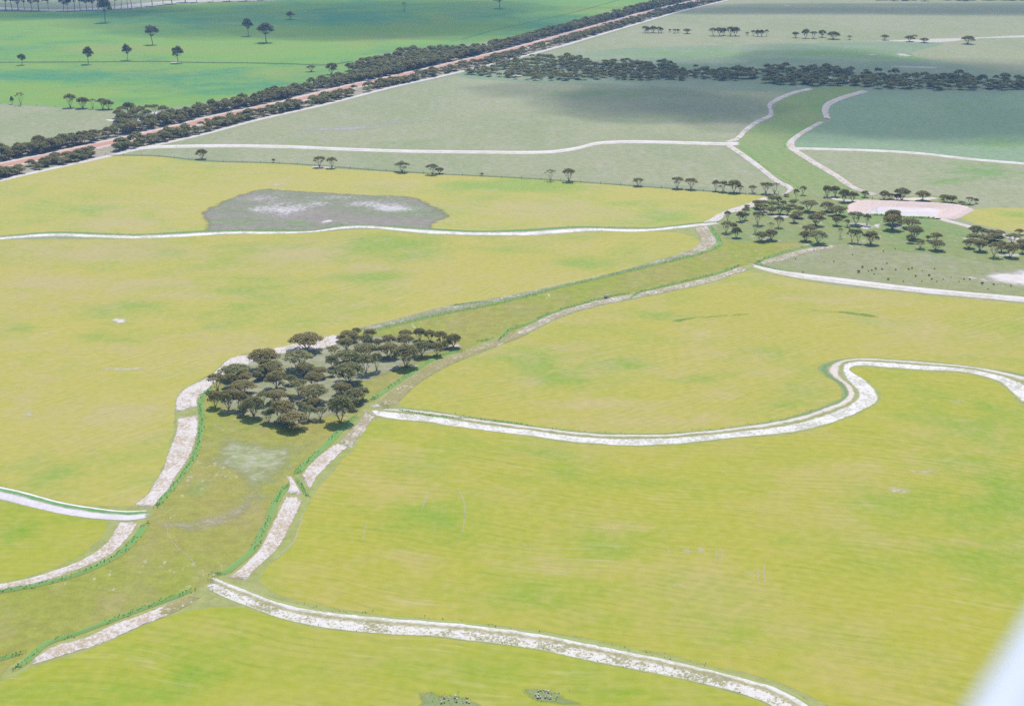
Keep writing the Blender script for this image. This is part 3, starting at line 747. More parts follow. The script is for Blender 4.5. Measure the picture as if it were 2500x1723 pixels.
levee(T('A4', (210, 1340), (330, 1410), (430, 1465), (500, 1520)), 2.0, .3, dens=.6)
levee(T('A4', (640, 990), (480, 1080), (380, 1150), (380, 1190)), 2.0, .3, dens=.6)
# loose tufts along the edges of the fresh bank
for A, wd in ((BN_U, 1.3), (BS_U[:14], 1.0), (BM_U, 1.0)):
    for p in catmull(G(A), .7):
        if nz(p[0], p[1], .1, 15) > 0 and random.random() < .6:
            tufts.append((p[0] + random.gauss(0, wd * .5), p[1] + random.gauss(0, wd * .5), .06, random.uniform(.12, .32)))
# weeds on the fresh bank between ridge and channel
bu, _ = resample(catmull(G(BN_U), 2), 600)
bl, _ = resample(catmull(G(BN_L), 2), 600)
for i in range(600):
    for k in range(2):
        u = random.choice((random.gauss(.48, .06), random.uniform(.5, .95)))
        if nz(bu[i, 0], bu[i, 1] + k * 9, .12, 5) > -.05:
            p = bu[i] * (1 - u) + bl[i] * u
            tufts.append((p[0], p[1], .05, random.uniform(.10, .26)))

M_tuft = NT('bank_grass_blades')
_r = M_tuft.attr('tint')
M_tuft = M_tuft.finish(M_tuft.mix(_r, (.10, .23, .055), (.25, .38, .13)), .8, trans=(.35, (.20, .42, .10)))
def tuft_mesh(lst):
    V, F, A = [], [], []
    for x, y, z, s in lst:
        tn = random.random()
        for k in range(6):
            a = random.random() * 6.283
            r = random.uniform(.1, .8) * s
            cx, cy = x + math.cos(a) * r * .5, y + math.sin(a) * r * .5
            w = s * random.uniform(.14, .3)
            b = a + 1.57 + random.uniform(-.5, .5)
            i = len(V)
            V += [(cx - math.cos(b) * w, cy - math.sin(b) * w, z), (cx + math.cos(b) * w, cy + math.sin(b) * w, z), (cx + math.cos(a) * r * .7, cy + math.sin(a) * r * .7, z + s * random.uniform(.5, 1.1))]
            F.append((i, i + 1, i + 2))
            A += [min(1, max(0, tn + random.uniform(-.2, .2)))] * 3
    return mesh_np('bank_grass', np.array(V), np.array(F), M_tuft, attrs={'tint': np.array(A)})
link('bank_grass', tuft_mesh(tufts), kind='stuff', label='rank green grass growing on the levees and contour banks', cat='grass')

# ------------------------------------------------------------------ bare sand, scalds and weedy islands
M_sand = patch_mat('bare_sand', SAND, (.50, .43, .38), 2.2, .45)
M_sand_big = patch_mat('bare_sand_flat', SAND, (.50, .44, .38), 8.0, .14, 1.0, thr=.03)
M_sand_soft = patch_mat('thin_sand', (.62, .56, .50), (.47, .42, .30), 4.0, .5, .8, thr=.04)
M_sand_mid = patch_mat('trodden_sand', (.66, .58, .53), (.46, .40, .33), 2.4, .5, .95, thr=.0)
M_weed = patch_mat('weedy_island', (.21, .27, .09), (.28, .29, .15), 2.0, .3, .85)
M_lush = patch_mat('lush_grass', (.11, .26, .04), (.17, .28, .05), 2.5, .3, .9)
M_wash = patch_mat('washed_sand', (.62, .57, .57), (.70, .65, .63), .8, .3)
zl = [.085]
zi = [0]
def patch(pts, mat, spacing=1.5, name='sand_patch', step=1.0, lift=0.0):
    zi[0] += 1
    zl[0] = .085 + .004 * (zi[0] % 14) + lift
    return sheet(name, G(pts), zl[0], mat, spacing, edge=True, rough=.6, step=step)

def oval(cx, cy, hw, hh, n=12, seed=1, tilt=0.0):
    r = random.Random(seed * 31 + int(cx))
    out = []
    for i in range(n):
        a = i / n * 2 * math.pi
        k = r.uniform(.75, 1.15)
        out.append((cx + math.cos(a) * hw * k, cy + math.sin(a) * hh * k + tilt * math.cos(a) * hw * k))
    return out

patch(oval(291, 783, 28, 8, seed=2), M_sand)
patch(oval(800, 541, 22, 4.5, tilt=-.15), M_sand)
patch([(2345, 668), (2390, 664), (2440, 656), (2500, 652), (2640, 650), (2640, 708), (2500, 706), (2440, 698), (2395, 684)], M_sand_big, 2.5)
patch(T('B4', (1560, 860), (1700, 890), (1900, 900), (2100, 940), (2150, 990), (1950, 950), (1750, 920), (1600, 880)), M_sand_soft, 2)
patch(T('B4', (1250, 890), (1350, 905), (1430, 950), (1340, 930)), M_sand_soft, 1.5)
patch(T('B4', (1090, 490), (1130, 480), (1165, 450), (1185, 470), (1175, 500), (1140, 525), (1100, 520)), M_sand, 1)
patch(T('B4', (450, 655), (560, 645), (700, 635), (715, 648), (600, 662)), M_sand, 1)
patch(T('B4', (650, 265), (760, 290), (860, 305), (1000, 310), (1150, 300), (1000, 290), (850, 280), (720, 262)), M_sand_mid, 1.5)
patch(T('B4', (1180, 285), (1400, 270), (1600, 270), (1650, 285), (1500, 300), (1300, 298)), M_sand_mid, 1.5)
patch(oval(2115, 555, 22, 8), M_sand_mid, 1)
for x, y, a, b in ((1870, 515, 30, 7), (1920, 528, 50, 8), (1960, 552, 22, 5), (1870, 545, 20, 4), (2190, 552, 30, 8), (1775, 565, 22, 4), (1890, 588, 40, 5), (1870, 583, 30, 5), (2100, 592, 30, 5), (2095, 548, 40, 6), (2210, 560, 16, 5), (2420, 580, 40, 8), (2460, 622, 50, 8), (2390, 608, 30, 6), (2470, 590, 40, 6), (1850, 525, 14, 5)):
    patch(oval(x, y, a, b), M_sand_soft, 1.2)
# grove floor: pale trodden sand between the trees
patch([(510, 945), (560, 890), (640, 860), (760, 835), (880, 815), (960, 812), (1110, 838), (1120, 858), (1060, 872), (1020, 895), (960, 920), (900, 940), (900, 990), (870, 1010), (790, 1030), (700, 1055), (640, 1040), (560, 1010), (515, 990)], patch_mat('grove_litter', (.235, .255, .115), (.36, .32, .25), 6, .12, .9, thr=.04), 3, 'grove_floor', 2)
for x, y, a, b in ((720, 915, 28, 8), (640, 930, 30, 7), (800, 885, 18, 6), (660, 945, 26, 6), (760, 880, 30, 6), (850, 870, 26, 7), (880, 925, 26, 7), (1110, 845, 24, 8), (790, 905, 22, 7), (560, 1005, 30, 7), (600, 1010, 34, 6), (690, 1025, 30, 6), (840, 1020, 22, 6), (885, 985, 22, 7), (730, 990, 16, 7), (720, 860, 50, 6), (880, 850, 40, 6), (820, 835, 24, 6), (520, 950, 18, 6), (1010, 895, 20, 6), (740, 975, 30, 8), (770, 1015, 30, 5), (630, 980, 30, 5), (560, 960, 24, 6), (900, 905, 30, 6), (1000, 868, 50, 6)):
    patch(oval(x, y, a, b), M_sand_mid, 1.0)
for x, y, a, b in ((825, 915, 22, 10), (560, 915, 20, 10), (690, 985, 22, 8), (770, 1012, 20, 6), (640, 925, 20, 6), (520, 945, 14, 8)):
    patch(oval(x, y, a, b), M_lush, 1.2, 'grass_patch')
patch(T('C2', (1005, 668), (1080, 672), (1300, 700), (1320, 725), (1180, 730), (1060, 705)), M_wash, 1.0)
patch(T('C2', (1515, 745), (1650, 757), (1850, 785), (1840, 808), (1700, 802), (1530, 772)), M_wash, 1.0)
patch(T('D1', (1660, 620), (1740, 580), (1800, 600), (2000, 680), (2180, 780), (2220, 800), (2180, 815), (2000, 770), (1820, 690)), M_wash, 1.0)
patch(T('C2', (920, 668), (980, 665), (1060, 690), (1040, 712), (960, 690)), M_sand, .8)
patch(T('C2', (960, 650), (1060, 600), (1150, 590), (1140, 625), (1050, 655)), M_sand, .8)
patch(T('C2', (1780, 190), (1850, 170), (1870, 178), (1800, 196)), M_sand_mid, .8)
patch(T('C2', (1410, 350), (1470, 315), (1510, 322), (1440, 352)), M_sand_mid, .8)
patch(T('C1', (1600, 655), (1690, 605), (1705, 618), (1640, 660)), M_sand_mid, .8)
patch(T('C1', (1260, 1240), (1320, 1160), (1400, 1180), (1390, 1255), (1290, 1280)), patch_mat('pink_loose_earth', (.58, .46, .40), (.64, .53, .47), 1.0, .3), .8)
for x, y, a, b in ((1290, 1333, 40, 10), (1440, 1290, 60, 9), (1640, 1300, 50, 7), (2270, 1150, 60, 12), (2240, 1160, 40, 6), (2320, 1155, 50, 5), (2200, 1195, 50, 14), (1830, 1400, 40, 14), (1700, 1345, 60, 14), (1540, 1000, 30, 5), (480, 1110, 10, 14), (318, 1178, 14, 6), (300, 900, 70, 8), (480, 820, 60, 6), (1950, 1600, 70, 12), (2150, 1620, 70, 14), (1650, 1425, 60, 10), (2000, 1060, 70, 8), (978, 1058, 16, 4), (950, 1420, 30, 6), (1470, 1350, 30, 5), (2265, 990, 30, 8), (2340, 980, 40, 8), (1960, 965, 30, 6), (70, 1010, 26, 20), (370, 1000, 20, 16)):
    patch(oval(x, y, a, b), M_sand_soft, 1.2)
patch(T('A4', (950, 325), (1200, 325), (1500, 315), (1850, 305), (2316, 285), (2600, 280), (2600, 300), (2000, 315), (1650, 345), (1300, 340)), M_sand_soft, 6)
patch(T('A4', (1260, 430), (1350, 435), (1430, 455), (1330, 460), (1270, 445)), M_sand_soft, 5)
patch(T('A4', (1020, 440), (1150, 438), (1140, 450), (1030, 450)), M_sand_soft, 5)
patch(T('A4', (1160, 530), (1400, 535), (1660, 545), (1640, 555), (1300, 545)), M_sand_soft, 5)
patch(T('A4', (360, 42), (440, 44), (430, 52), (370, 50)), M_sand_soft, 5)
patch(T('A1', (835, 968), (900, 962), (960, 970), (930, 985), (860, 980)), M_sand, 2)
patch(T('A1', (1220, 900), (1280, 905), (1300, 930), (1240, 935)), M_sand, 2)
patch(T('A1', (1400, 930), (1470, 935), (1440, 960), (1410, 955)), M_sand, 2)
patch(T('A1', (1000, 960), (1500, 960), (1560, 980), (1100, 985)), M_sand_soft, 3)
patch(T('A2', (500, 1345), (640, 1338), (780, 1350), (700, 1362), (560, 1358)), M_sand, 2)
patch(T('A1', (1370, 500), (1440, 495), (1465, 508), (1400, 516)), M_sand, 2)
patch(T('A2', (810, 520), (850, 518), (850, 532), (815, 534)), M_sand, 2)
patch([(-80, 26), (0, 24), (150, 28), (242, 27), (330, 22), (450, 9), (700, 1), (900, -6), (900, -12), (600, -6), (380, 5), (240, 19), (120, 23), (0, 18), (-80, 20)], M_sand_soft, 6)
M_seep = patch_mat('seep_grass', (.13, .26, .03), (.19, .29, .035), 2.2, .3, .75)
patch(T('B3', (1400, 1290), (1500, 1245), (1700, 1228), (1900, 1215), (2150, 1198), (2170, 1210), (1900, 1238), (1700, 1250), (1550, 1275)), M_seep, 1.5, 'grass_patch')
patch(T('B4', (540, 1172), (700, 1182), (850, 1185), (1000, 1200), (1120, 1222), (1200, 1240), (1100, 1242), (950, 1225), (800, 1205), (620, 1195)), M_seep, 1.5, 'grass_patch')
M_pale = patch_mat('pale_pasture', (.29, .32, .13), (.43, .40, .29), 12, .2, .85, thr=.0)
patch(T('C1', (1640, 960), (1700, 860), (1900, 830), (2100, 880), (2316, 900), (2500, 900), (2600, 960), (2500, 1080), (2440, 1190), (2330, 1250), (2240, 1400), (2100, 1520), (1900, 1560), (1600, 1570), (1500, 1530), (1750, 1470), (1860, 1390), (1780, 1240), (1650, 1170), (1560, 1140)), M_pale, 3, 'pale_pasture', 2)
patch(T('D1', (1200, 95), (1500, 62), (1750, 10), (1930, -90), (2080, -120), (2090, 0), (1950, 80), (1800, 160), (1500, 200), (1300, 165)), patch_mat('brown_pasture', (.36, .31, .18), (.48, .42, .34), 6, .18, .75), 2, 'pale_pasture', 2)
for x, y, a, b in ((560, 1110, 26, 12), (575, 1195, 26, 16), (640, 1150, 26, 12), (625, 1200, 24, 12), (690, 1150, 24, 8), (660, 1225, 20, 10), (520, 1165, 14, 8)):
    patch(oval(x, y, a, b, tilt=-.3), M_sand_soft, 1.0)
# dips and faint scalds in the stubble
M_scald = patch_mat('scald', (.46, .43, .41), (.36, .35, .28), 14, .22, .7, thr=.10)
for x, y, a, b in ((850, 312, 150, 12), (980, 298, 120, 9), (730, 325, 80, 8), (1180, 300, 80, 5), (1120, 310, 90, 4)):
    patch(oval(x, y, a, b, tilt=-.03), M_scald, 4)
patch(oval(680, 452, 30, 5, tilt=-.1), M_sand_soft, 2)
# uncropped islands in the front paddock
patch(T('D3', (80, 1415), (300, 1428), (450, 1440), (600, 1480), (700, 1530), (820, 1588), (600, 1600), (400, 1588), (330, 1565), (250, 1510), (150, 1440)), M_weed, 1.0, 'weedy_island', .6)
patch(T('D2', (1330, 1460), (1600, 1470), (1780, 1500), (1900, 1560), (1980, 1620), (1600, 1650), (1370, 1620), (1380, 1540)), M_weed, 1.0, 'weedy_island', .6)
for i in range(34):
    x = random.uniform(1180, 2480)
    y = random.uniform(*((165, 192) if x < 1800 else (180, 214)))
    patch(oval(x, y, random.uniform(8, 22), random.uniform(2, 4)), M_sand_mid, 2.5)
# stock and vehicle tracks
M_line = soil_mat('track_line', .8, base=(.5, .45, .35), grass=.1, cover=.26)
def track(px, w=.5):
    w *= .55
    c = catmull(G(px), 1.0)
    ribbon('wheel_track', [tuple(p) for p in offset(c, w / 2)], [tuple(p) for p in offset(c, -w / 2)], M_line, [(0, 0), (1, 0)], nu=4, step=1.0, z0=.145, raw=True)
track(T('D1', (1310, 95), (1345, 130), (1355, 200), (1400, 270), (1470, 340), (1530, 385), (1570, 440), (1585, 490)), .5)
track(T('C2', (1480, 1300), (1450, 1390), (1420, 1480)), .6)
track(T('C2', (1700, 1280), (1750, 1370), (1770, 1440), (1768, 1540)), .6)
track(T('D2', (1770, 20), (1765, 90), (1748, 200)), .6)
track(T('D2', (990, 80), (965, 160), (945, 260)), .6)
track(T('D3', (1405, 285), (1430, 330), (1440, 385)), .5)
track(T('D3', (1790, 300), (1815, 340), (1815, 400), (1790, 450)), .5)
track(T('D3', (1830, 290), (1865, 350), (1860, 410), (1840, 460)), .4)
track(T('D3', (2150, 440), (2150, 520), (2165, 610)), .6)
track(T('D3', (2215, 410), (2200, 490), (2210, 610)), .7)
track(T('D3', (1720, 260), (1680, 330)), .5)
track(T('C4', (180, 165), (160, 195), (150, 230)), .5)
track(T('C4', (205, 165), (185, 195), (180, 230)), .4)
track(T('D2', (460, 30), (425, 170), (380, 270), (230, 410)), .9)
track(T('B4', (580, 185), (620, 235), (670, 275)), 1.2)

# ------------------------------------------------------------------ the farm dam
def atz(px, py, z):
    x, y = at(px, py)
    f = (CAM_H - z) / CAM_H
    return (x * f, y * f, z)

rim = [(930, 388, .5), (946, 348, .9), (980, 308, 1.3), (1040, 295, 1.4), (1200, 299, 1.4), (1400, 308, 1.4), (1600, 316, 1.4), (1740, 326, 1.4), (1845, 347, 1.2), (1780, 392, 1.0), (1705, 430, .7), (1650, 442, .3)]
toe = [(1032, 410), (1050, 386), (1072, 366), (1105, 351), (1210, 346), (1400, 351), (1560, 358), (1622, 366), (1642, 374), (1628, 396), (1606, 420), (1600, 440)]
def q4(p):
    return T('B4', p)[0]
rimw = np.array([atz(*q4(p[:2]), p[2]) for p in rim])
toew = np.array([atz(*q4(p), .30) for p in toe])
def smooth3(P, n):
    q = catmull([tuple(p) for p in P], .8)
    d = np.r_[0, np.cumsum(np.linalg.norm(np.diff(q, axis=0), axis=1))]
    t = np.linspace(0, d[-1], n)
    return np.c_[np.interp(t, d, q[:, 0]), np.interp(t, d, q[:, 1]), np.interp(t, d, q[:, 2])]
ND = 150
rw, tw = smooth3(rimw, ND), smooth3(toew, ND)
cen = tw.mean(0)
out_dir = rw[:, :2] - cen[:2]
out_dir /= np.linalg.norm(out_dir, axis=1)[:, None]
rows_d = []
foot = np.c_[rw[:, :2] + out_dir * (1.0 + rw[:, 2:3] * 2.0), np.full(ND, .05)]
crest = np.c_[rw[:, :2] + out_dir * .9, rw[:, 2]]
under = tw + (tw - rw) * .25
under[:, 2] = -.02 + 0 * under[:, 2]
rows_d = [foot, crest, rw] + [rw * (1 - k) + tw * k for k in (.2, .4, .6, .8)] + [tw, under]
V = np.concatenate(rows_d)
for k in range(len(V)):
    r = k // ND
    if 2 <= r <= 6:
        V[k, 2] += .12 * nz(V[k, 0] * 1.0, V[k, 1] * .3, .9, 2) + (.10 * math.sin(k % ND * 1.9) if 3 <= r <= 6 else 0)
i, j = np.meshgrid(np.arange(len(rows_d) - 1), np.arange(ND - 1), indexing='ij')
k = (i * ND + j).ravel()
F = np.c_[k, k + 1, k + ND + 1, k + ND]
M_dam = NT('dam_earth')
nn = M_dam.noise(1.2, 4, .7)
M_dam = M_dam.finish(M_dam.mix(M_dam.rng(nn, .35, .7), (.54, .40, .34), (.63, .51, .45)), .95, M_dam.bump(nn, .8, .2))
link('dam_embankment', mesh_np('dam_embankment', V, F, M_dam, smooth=True), kind='structure')
near = [q4(p) for p in ((1600, 442), (1450, 434), (1340, 430), (1180, 416), (1032, 412))]
wpoly = [(p[0], p[1]) for p in (tw[::6] + (rw[::6] - tw[::6]) * .05)] + G(near)[1:-1]
M_water = NT('dam_water')
M_water = M_water.finish(M_water.mix(M_water.rng(M_water.noise(.08, 3), .4, .7), (.54, .46, .43), (.61, .53, .50)), .5, M_water.bump(M_water.noise(2.0, 3), .08, .05), spec=.1)
sheet('dam_water', wpoly, .28, M_water, 6, step=1.5)
# flat pale patch at the left end of the water
patch(T('B4', (1030, 408), (1060, 380), (1090, 356), (1130, 346), (1150, 350), (1145, 375), (1150, 405), (1140, 414)), M_sand, 1.0)
end_patch = [o for o in COL.objects if o.name.startswith('sand_patch')][-1]
end_patch.location.z = .27
# low weedy lip along the near edge of the water
lip = []
ln = catmull(G(near), .5)
for p in ln:
    lip.append((p[0] + random.gauss(0, .4), p[1] - .5 + random.gauss(0, .4), .2, random.uniform(.3, .9)))
c = catmull(G(near), 1.0)
ribbon('dam_lip', [tuple(p) for p in offset(c, 1.2)], [tuple(p) for p in offset(c, -1.2)], M_bank_g, [(0, 0), (.4, .5), (.6, .5), (1, 0)], nu=6, step=1, z0=.2, raw=True)
link('dam_reeds', tuft_mesh(lip), kind='stuff', label='dark green weeds along the near edge of the dam water', cat='weeds')
# spillway ditch leaving the dam
ribbon('dam_spillway', T('B4', (1605, 432), (1700, 452), (1800, 478), (1900, 508), (2100, 560), (2316, 610)), T('B4', (1600, 448), (1690, 470), (1790, 495), (1890, 522), (2080, 575), (2300, 628)), M_bank_w, [(0, .0), (.3, .4), (.6, .0), (1, .0)], nu=7, step=1, z0=.05, clod=.08)

# ------------------------------------------------------------------ trees
def leaf_mat(name, a, b, c):
    m = NT(name)
    oi = m.n('ShaderNodeObjectInfo')
    t = m.attr('tint')
    col = m.mix(t, a, b)
    col = m.mix(m.math('MULTIPLY', m.math('MULTIPLY', oi.outputs['Random'], m.attr('tint')), .9), col, c)
    col = m.mix(m.math('MULTIPLY', m.attr('vary'), .65), col, c)
    return m.finish(col, .7, spec=.2, trans=(.30, (.30, .28, .08)))

M_leaf = leaf_mat('mallee_leaves', (.135, .162, .055), (.275, .265, .09), (.33, .245, .085))
M_leaf2 = leaf_mat('grey_mallee_leaves', (.16, .195, .075), (.29, .31, .115), (.34, .265, .10))
M_leaf3 = leaf_mat('gum_leaves', (.11, .14, .085), (.20, .23, .13), (.21, .19, .115))  # leaf colours lightened to paint in distance haze on the far gums
mb = NT('mallee_bark')
M_bark = mb.finish(mb.mix(mb.rng(mb.noise(1.5, 3), .4, .6), (.16, .13, .11), (.34, .30, .27)), .9)
mb = NT('gum_bark')
M_bark2 = mb.finish(mb.mix(mb.rng(mb.noise(1.0, 3), .4, .6), (.20, .17, .15), (.42, .38, .35)), .85)

def tube(path, radii, sides=5):
    path = [np.array(p, float) for p in path]
    V, F = [], []
    for i, p in enumerate(path):
        d = path[min(i + 1, len(path) - 1)] - path[max(i - 1, 0)]
        d /= np.linalg.norm(d) + 1e-9
        x = np.cross(d, (0.31, .95, .02)); x /= np.linalg.norm(x) + 1e-9
        y = np.cross(d, x)
        for k in range(sides):
            a = 2 * math.pi * k / sides
            V.append(p + radii[i] * (math.cos(a) * x + math.sin(a) * y))
    for i in range(len(path) - 1):
        for k in range(sides):
            a, b = i * sides + k, i * sides + (k + 1) % sides
            F.append((a, b, b + sides, a + sides))
    return np.array(V), np.array(F)

def merge(parts):
    V, F, n = [], [], 0
    for v, f in parts:
        V.append(v); F.append(f + n); n += len(v)
    return np.concatenate(V), np.concatenate(F)

def leaves(r, lobes, per, size, low=-.15, shell=.62):
    """leaf clumps on the outer skin of each lobe"""
    V, A = [], []
    for (c, R, fl, tint) in lobes:
        n = int(per * (R / .2) ** 1.4)
        d = r.normal(size=(n, 3)); d /= np.linalg.norm(d, axis=1)[:, None]
        d[:, 2] = np.where(d[:, 2] < low, -d[:, 2], d[:, 2])
        rad = R * r.uniform(shell, 1.08, n)[:, None]
        p = c + d * rad * np.array([1, 1, fl])
        nrm = d * .8 + np.array([0, 0, .55]) + r.normal(size=(n, 3)) * .45
        nrm /= np.linalg.norm(nrm, axis=1)[:, None]
        t = np.cross(nrm, r.normal(size=(n, 3))); t /= np.linalg.norm(t, axis=1)[:, None]
        b = np.cross(nrm, t)
        s = size * r.uniform(.6, 1.35, n)[:, None]
        quad = np.stack([p + t * s, p + b * s * .62, p - t * s, p - b * s * .62], 1)
        V.append(quad.reshape(-1, 3))
        A.append(np.repeat(np.clip(tint + r.normal(size=n) * .16, 0, 1), 4))
    V = np.concatenate(V)
    return V, np.arange(len(V)).reshape(-1, 4), np.concatenate(A)

def make_tree(seed, kind, per=120, size=.042, lean=False):
    """unit tree: crown about 1 wide, height 1, base at the origin; returns trunk and crown arrays"""
    r = np.random.default_rng(seed)
    parts, lobes = [], []
    if kind == 'dome':
        nl, z0, zr, spread = r.integers(24, 31), .36, .46, .40
        ns, tr = r.integers(4, 7), .022
    elif kind == 'bush':
        nl, z0, zr, spread = r.integers(17, 22), .30, .50, .38
        ns, tr = r.integers(3, 6), .020
    elif kind == 'open':
        nl, z0, zr, spread = r.integers(17, 22), .50, .34, .41
        ns, tr = r.integers(4, 6), .020
    elif kind == 'sparse':
        nl, z0, zr, spread = r.integers(9, 13), .60, .30, .42
        ns, tr = r.integers(5, 8), .016
    else:   # gum
        nl, z0, zr, spread = r.integers(16, 21), .48, .38, .40
        ns, tr = 1, .030
    for i in range(nl):
        a = i * 2.39996 + r.uniform(-.3, .3)
        q = math.sqrt((i + .5) / nl) * r.uniform(.85, 1.1)
        rad = spread * q
        z = z0 + zr * math.sqrt(max(0, 1 - (q * .95) ** 2)) + r.uniform(-.04, .04)
        if kind == 'bush':
            z = .22 + (z - .22) * r.uniform(.6, 1.0)
        if kind == 'gum':
            z += r.uniform(-.14, .08)
        R = {'dome': .16, 'bush': .17, 'open': .125, 'sparse': .09, 'gum': .155}[kind] * r.uniform(.8, 1.25)
        lobes.append((np.array([math.cos(a) * rad, math.sin(a) * rad, z]), R, r.uniform(.85, 1.2), r.uniform(.15, .8)))
    # stems
    if kind == 'gum':
        lx, ly = r.uniform(-.06, .06, 2)
        fork = np.array([lx, ly, .42])
        parts.append(tube([(0, 0, -.01), (lx * .3, ly * .3, .15), (lx * .8, ly * .8, .3), fork], [tr * 1.15, tr, tr * .85, tr * .7], 6))
        for c, R, fl, t in lobes:
            mid = (fork + c) / 2 + r.normal(size=3) * .02
            mid[2] -= .03
            parts.append(tube([fork, mid, c + (0, 0, -R * .2)], [tr * .5, tr * .34, tr * .12], 4))
    else:
        stems = []
        for s in range(ns):
            a = 2 * math.pi * s / ns + r.uniform(-.4, .4)
            sp = r.uniform(.10, .20) if kind != 'sparse' else r.uniform(.14, .26)
            k1 = np.array([math.cos(a) * .02, math.sin(a) * .02, -.01])
            k2 = np.array([math.cos(a) * sp * .45, math.sin(a) * sp * .45, z0 * .36])
            k3 = np.array([math.cos(a) * sp, math.sin(a) * sp, z0 * .74])
            parts.append(tube([k1, k2, k3], [tr * .8, tr * .62, tr * .45], 5))
            stems.append(k3)
        for c, R, fl, t in lobes:
            k3 = min(stems, key=lambda s: np.linalg.norm(s[:2] - c[:2] * .6))
            mid = k3 * .5 + c * .5 + r.normal(size=3) * .015
            mid[2] -= .02
            parts.append(tube([k3, mid, c], [tr * .4, tr * .3, tr * .12], 4))
    tv, tf = merge(parts)
    cv, cf, ca = leaves(r, lobes, per, size, low=-.25 if kind == 'bush' else -.12)
    return (tv, tf), (cv, cf, ca)

VAR = {}
def variants(key, kind, n, seed, lm, bm, per, size):
    lst = []
    for i in range(n):
        (tv, tf), (cv, cf, ca) = make_tree(seed + i, kind, per, size)
        vary = np.full(len(cv), (i * .37 + .1) % 1.0)
        lst.append((mesh_np(key + '_trunk', tv, tf, bm, smooth=True), mesh_np(key + '_crown', cv, cf, lm, attrs={'tint': ca, 'vary': vary})))
    VAR[key] = lst
variants('dome', 'dome', 9, 100, M_leaf, M_bark, 190, .034)
variants('bush', 'bush', 5, 200, M_leaf2, M_bark, 170, .036)
variants('open', 'open', 6, 300, M_leaf2, M_bark, 170, .034)
variants('sparse', 'sparse', 4, 400, M_leaf2, M_bark, 110, .034)
variants('gum', 'gum', 6, 500, M_leaf3, M_bark2, 150, .038)

counter = {}
def tree(px, py, w, h, kind, label, group=None, name='mallee_tree', real=None):
    """a tree standing at a pixel of the photograph, sized from its outline there"""
    x, y = at(px, py) if real is None else real[:2]
    D = math.sqrt(x * x + y * y + CAM_H ** 2)
    dep = math.atan2(CAM_H, math.hypot(x, y))
    if real is None:
        wm = w * D / FOC
        hm = max(h * D / FOC / math.cos(dep) - .12 * wm * math.tan(dep), wm * .5)
    else:
        wm, hm = real[2], real[3]
    k = counter.get(kind, 0)
    counter[kind] = k + 1
    lst = VAR[kind]
    tm, cm = lst[(k * 5 + k // len(lst)) % len(lst)]
    root = bpy.data.objects.new(name, None)
    root.empty_display_size = .5
    COL.objects.link(root)
    root.location = (x, y, .05)
    root.rotation_euler = (0, 0, random.uniform(0, 6.28))
    root.scale = (wm * 1.06, wm * 1.06, hm)
    root['label'] = label
    root['category'] = 'tree'
    if group:
        root['group'] = group
    link('trunk', tm, root)
    link('crown', cm, root)
    return root

ORD = ['first', 'second', 'third', 'fourth', 'fifth', 'sixth', 'seventh', 'eighth', 'ninth', 'tenth', 'eleventh', 'twelfth', 'thirteenth', 'fourteenth', 'fifteenth', 'sixteenth', 'seventeenth', 'eighteenth', 'nineteenth', 'twentieth']
ROWN = {1: ['only'], 2: ['front', 'back']}
def stand(lst, where, group, rows, desc=('domed mallee tree',)):
    """label each tree of a stand by its row (front to back) and its place from the left"""
    lst = sorted(lst, key=lambda t: -t[1])
    n = len(lst)
    rn = (['front', 'second', 'third', 'fourth', 'fifth', 'sixth', 'seventh', 'eighth'])
    per = math.ceil(n / rows)
    for ri in range(rows):
        part = sorted(lst[ri * per:(ri + 1) * per], key=lambda t: t[0])
        rowname = rn[ri] if ri < rows - 1 or rows == 1 else 'rearmost'
        for i, (px, py, w, h, kind) in enumerate(part):
            look = {'dome': 'domed mallee', 'bush': 'bushy mallee', 'open': 'umbrella mallee', 'sparse': 'sparse mallee', 'gum': 'tall gum'}[kind]
            tree(px, py, w, h, kind, f'{look}, {ORD[i]} from left in {rowname} row of {where}', group)

# the grove in the waterway
g1 = .17544
def GZ(ox, oy, s, lst):
    return [(ox + t[0] * s, oy + t[1] * s, t[2] * s, t[3] * s, t[4] if len(t) > 4 else 'dome') for t in lst]
grove = GZ(500, 790, g1, [
    (1410, 372, 400, 240), (820, 640, 380, 285), (920, 725, 340, 190), (1310, 640, 400, 250, 'open'), (1390, 720, 230, 170), (430, 765, 350, 185), (175, 930, 230, 235, 'open'),
    (550, 825, 220, 140), (360, 880, 170, 180), (530, 960, 300, 165), (1000, 900, 270, 235), (1200, 845, 150, 125), (1310, 990, 240, 215, 'open'), (1520, 872, 240, 190), (1590, 745, 220, 140),
    (1500, 1085, 385, 225), (150, 1160, 180, 210), (330, 1200, 210, 270), (510, 1190, 190, 245), (815, 1130, 180, 190, 'open'), (1000, 1095, 290, 165), (1200, 1080, 120, 110, 'bush'), (680, 1300, 260, 275),
    (540, 1270, 160, 150), (890, 1370, 180, 210, 'bush'), (1090, 1360, 330, 285), (1230, 1450, 370, 215), (1390, 1180, 170, 110, 'bush'), (1530, 1170, 180, 140), (1440, 1330, 210, 190, 'open'), (1610, 1330, 170, 170, 'open'), (740, 785, 150, 135, 'bush')])
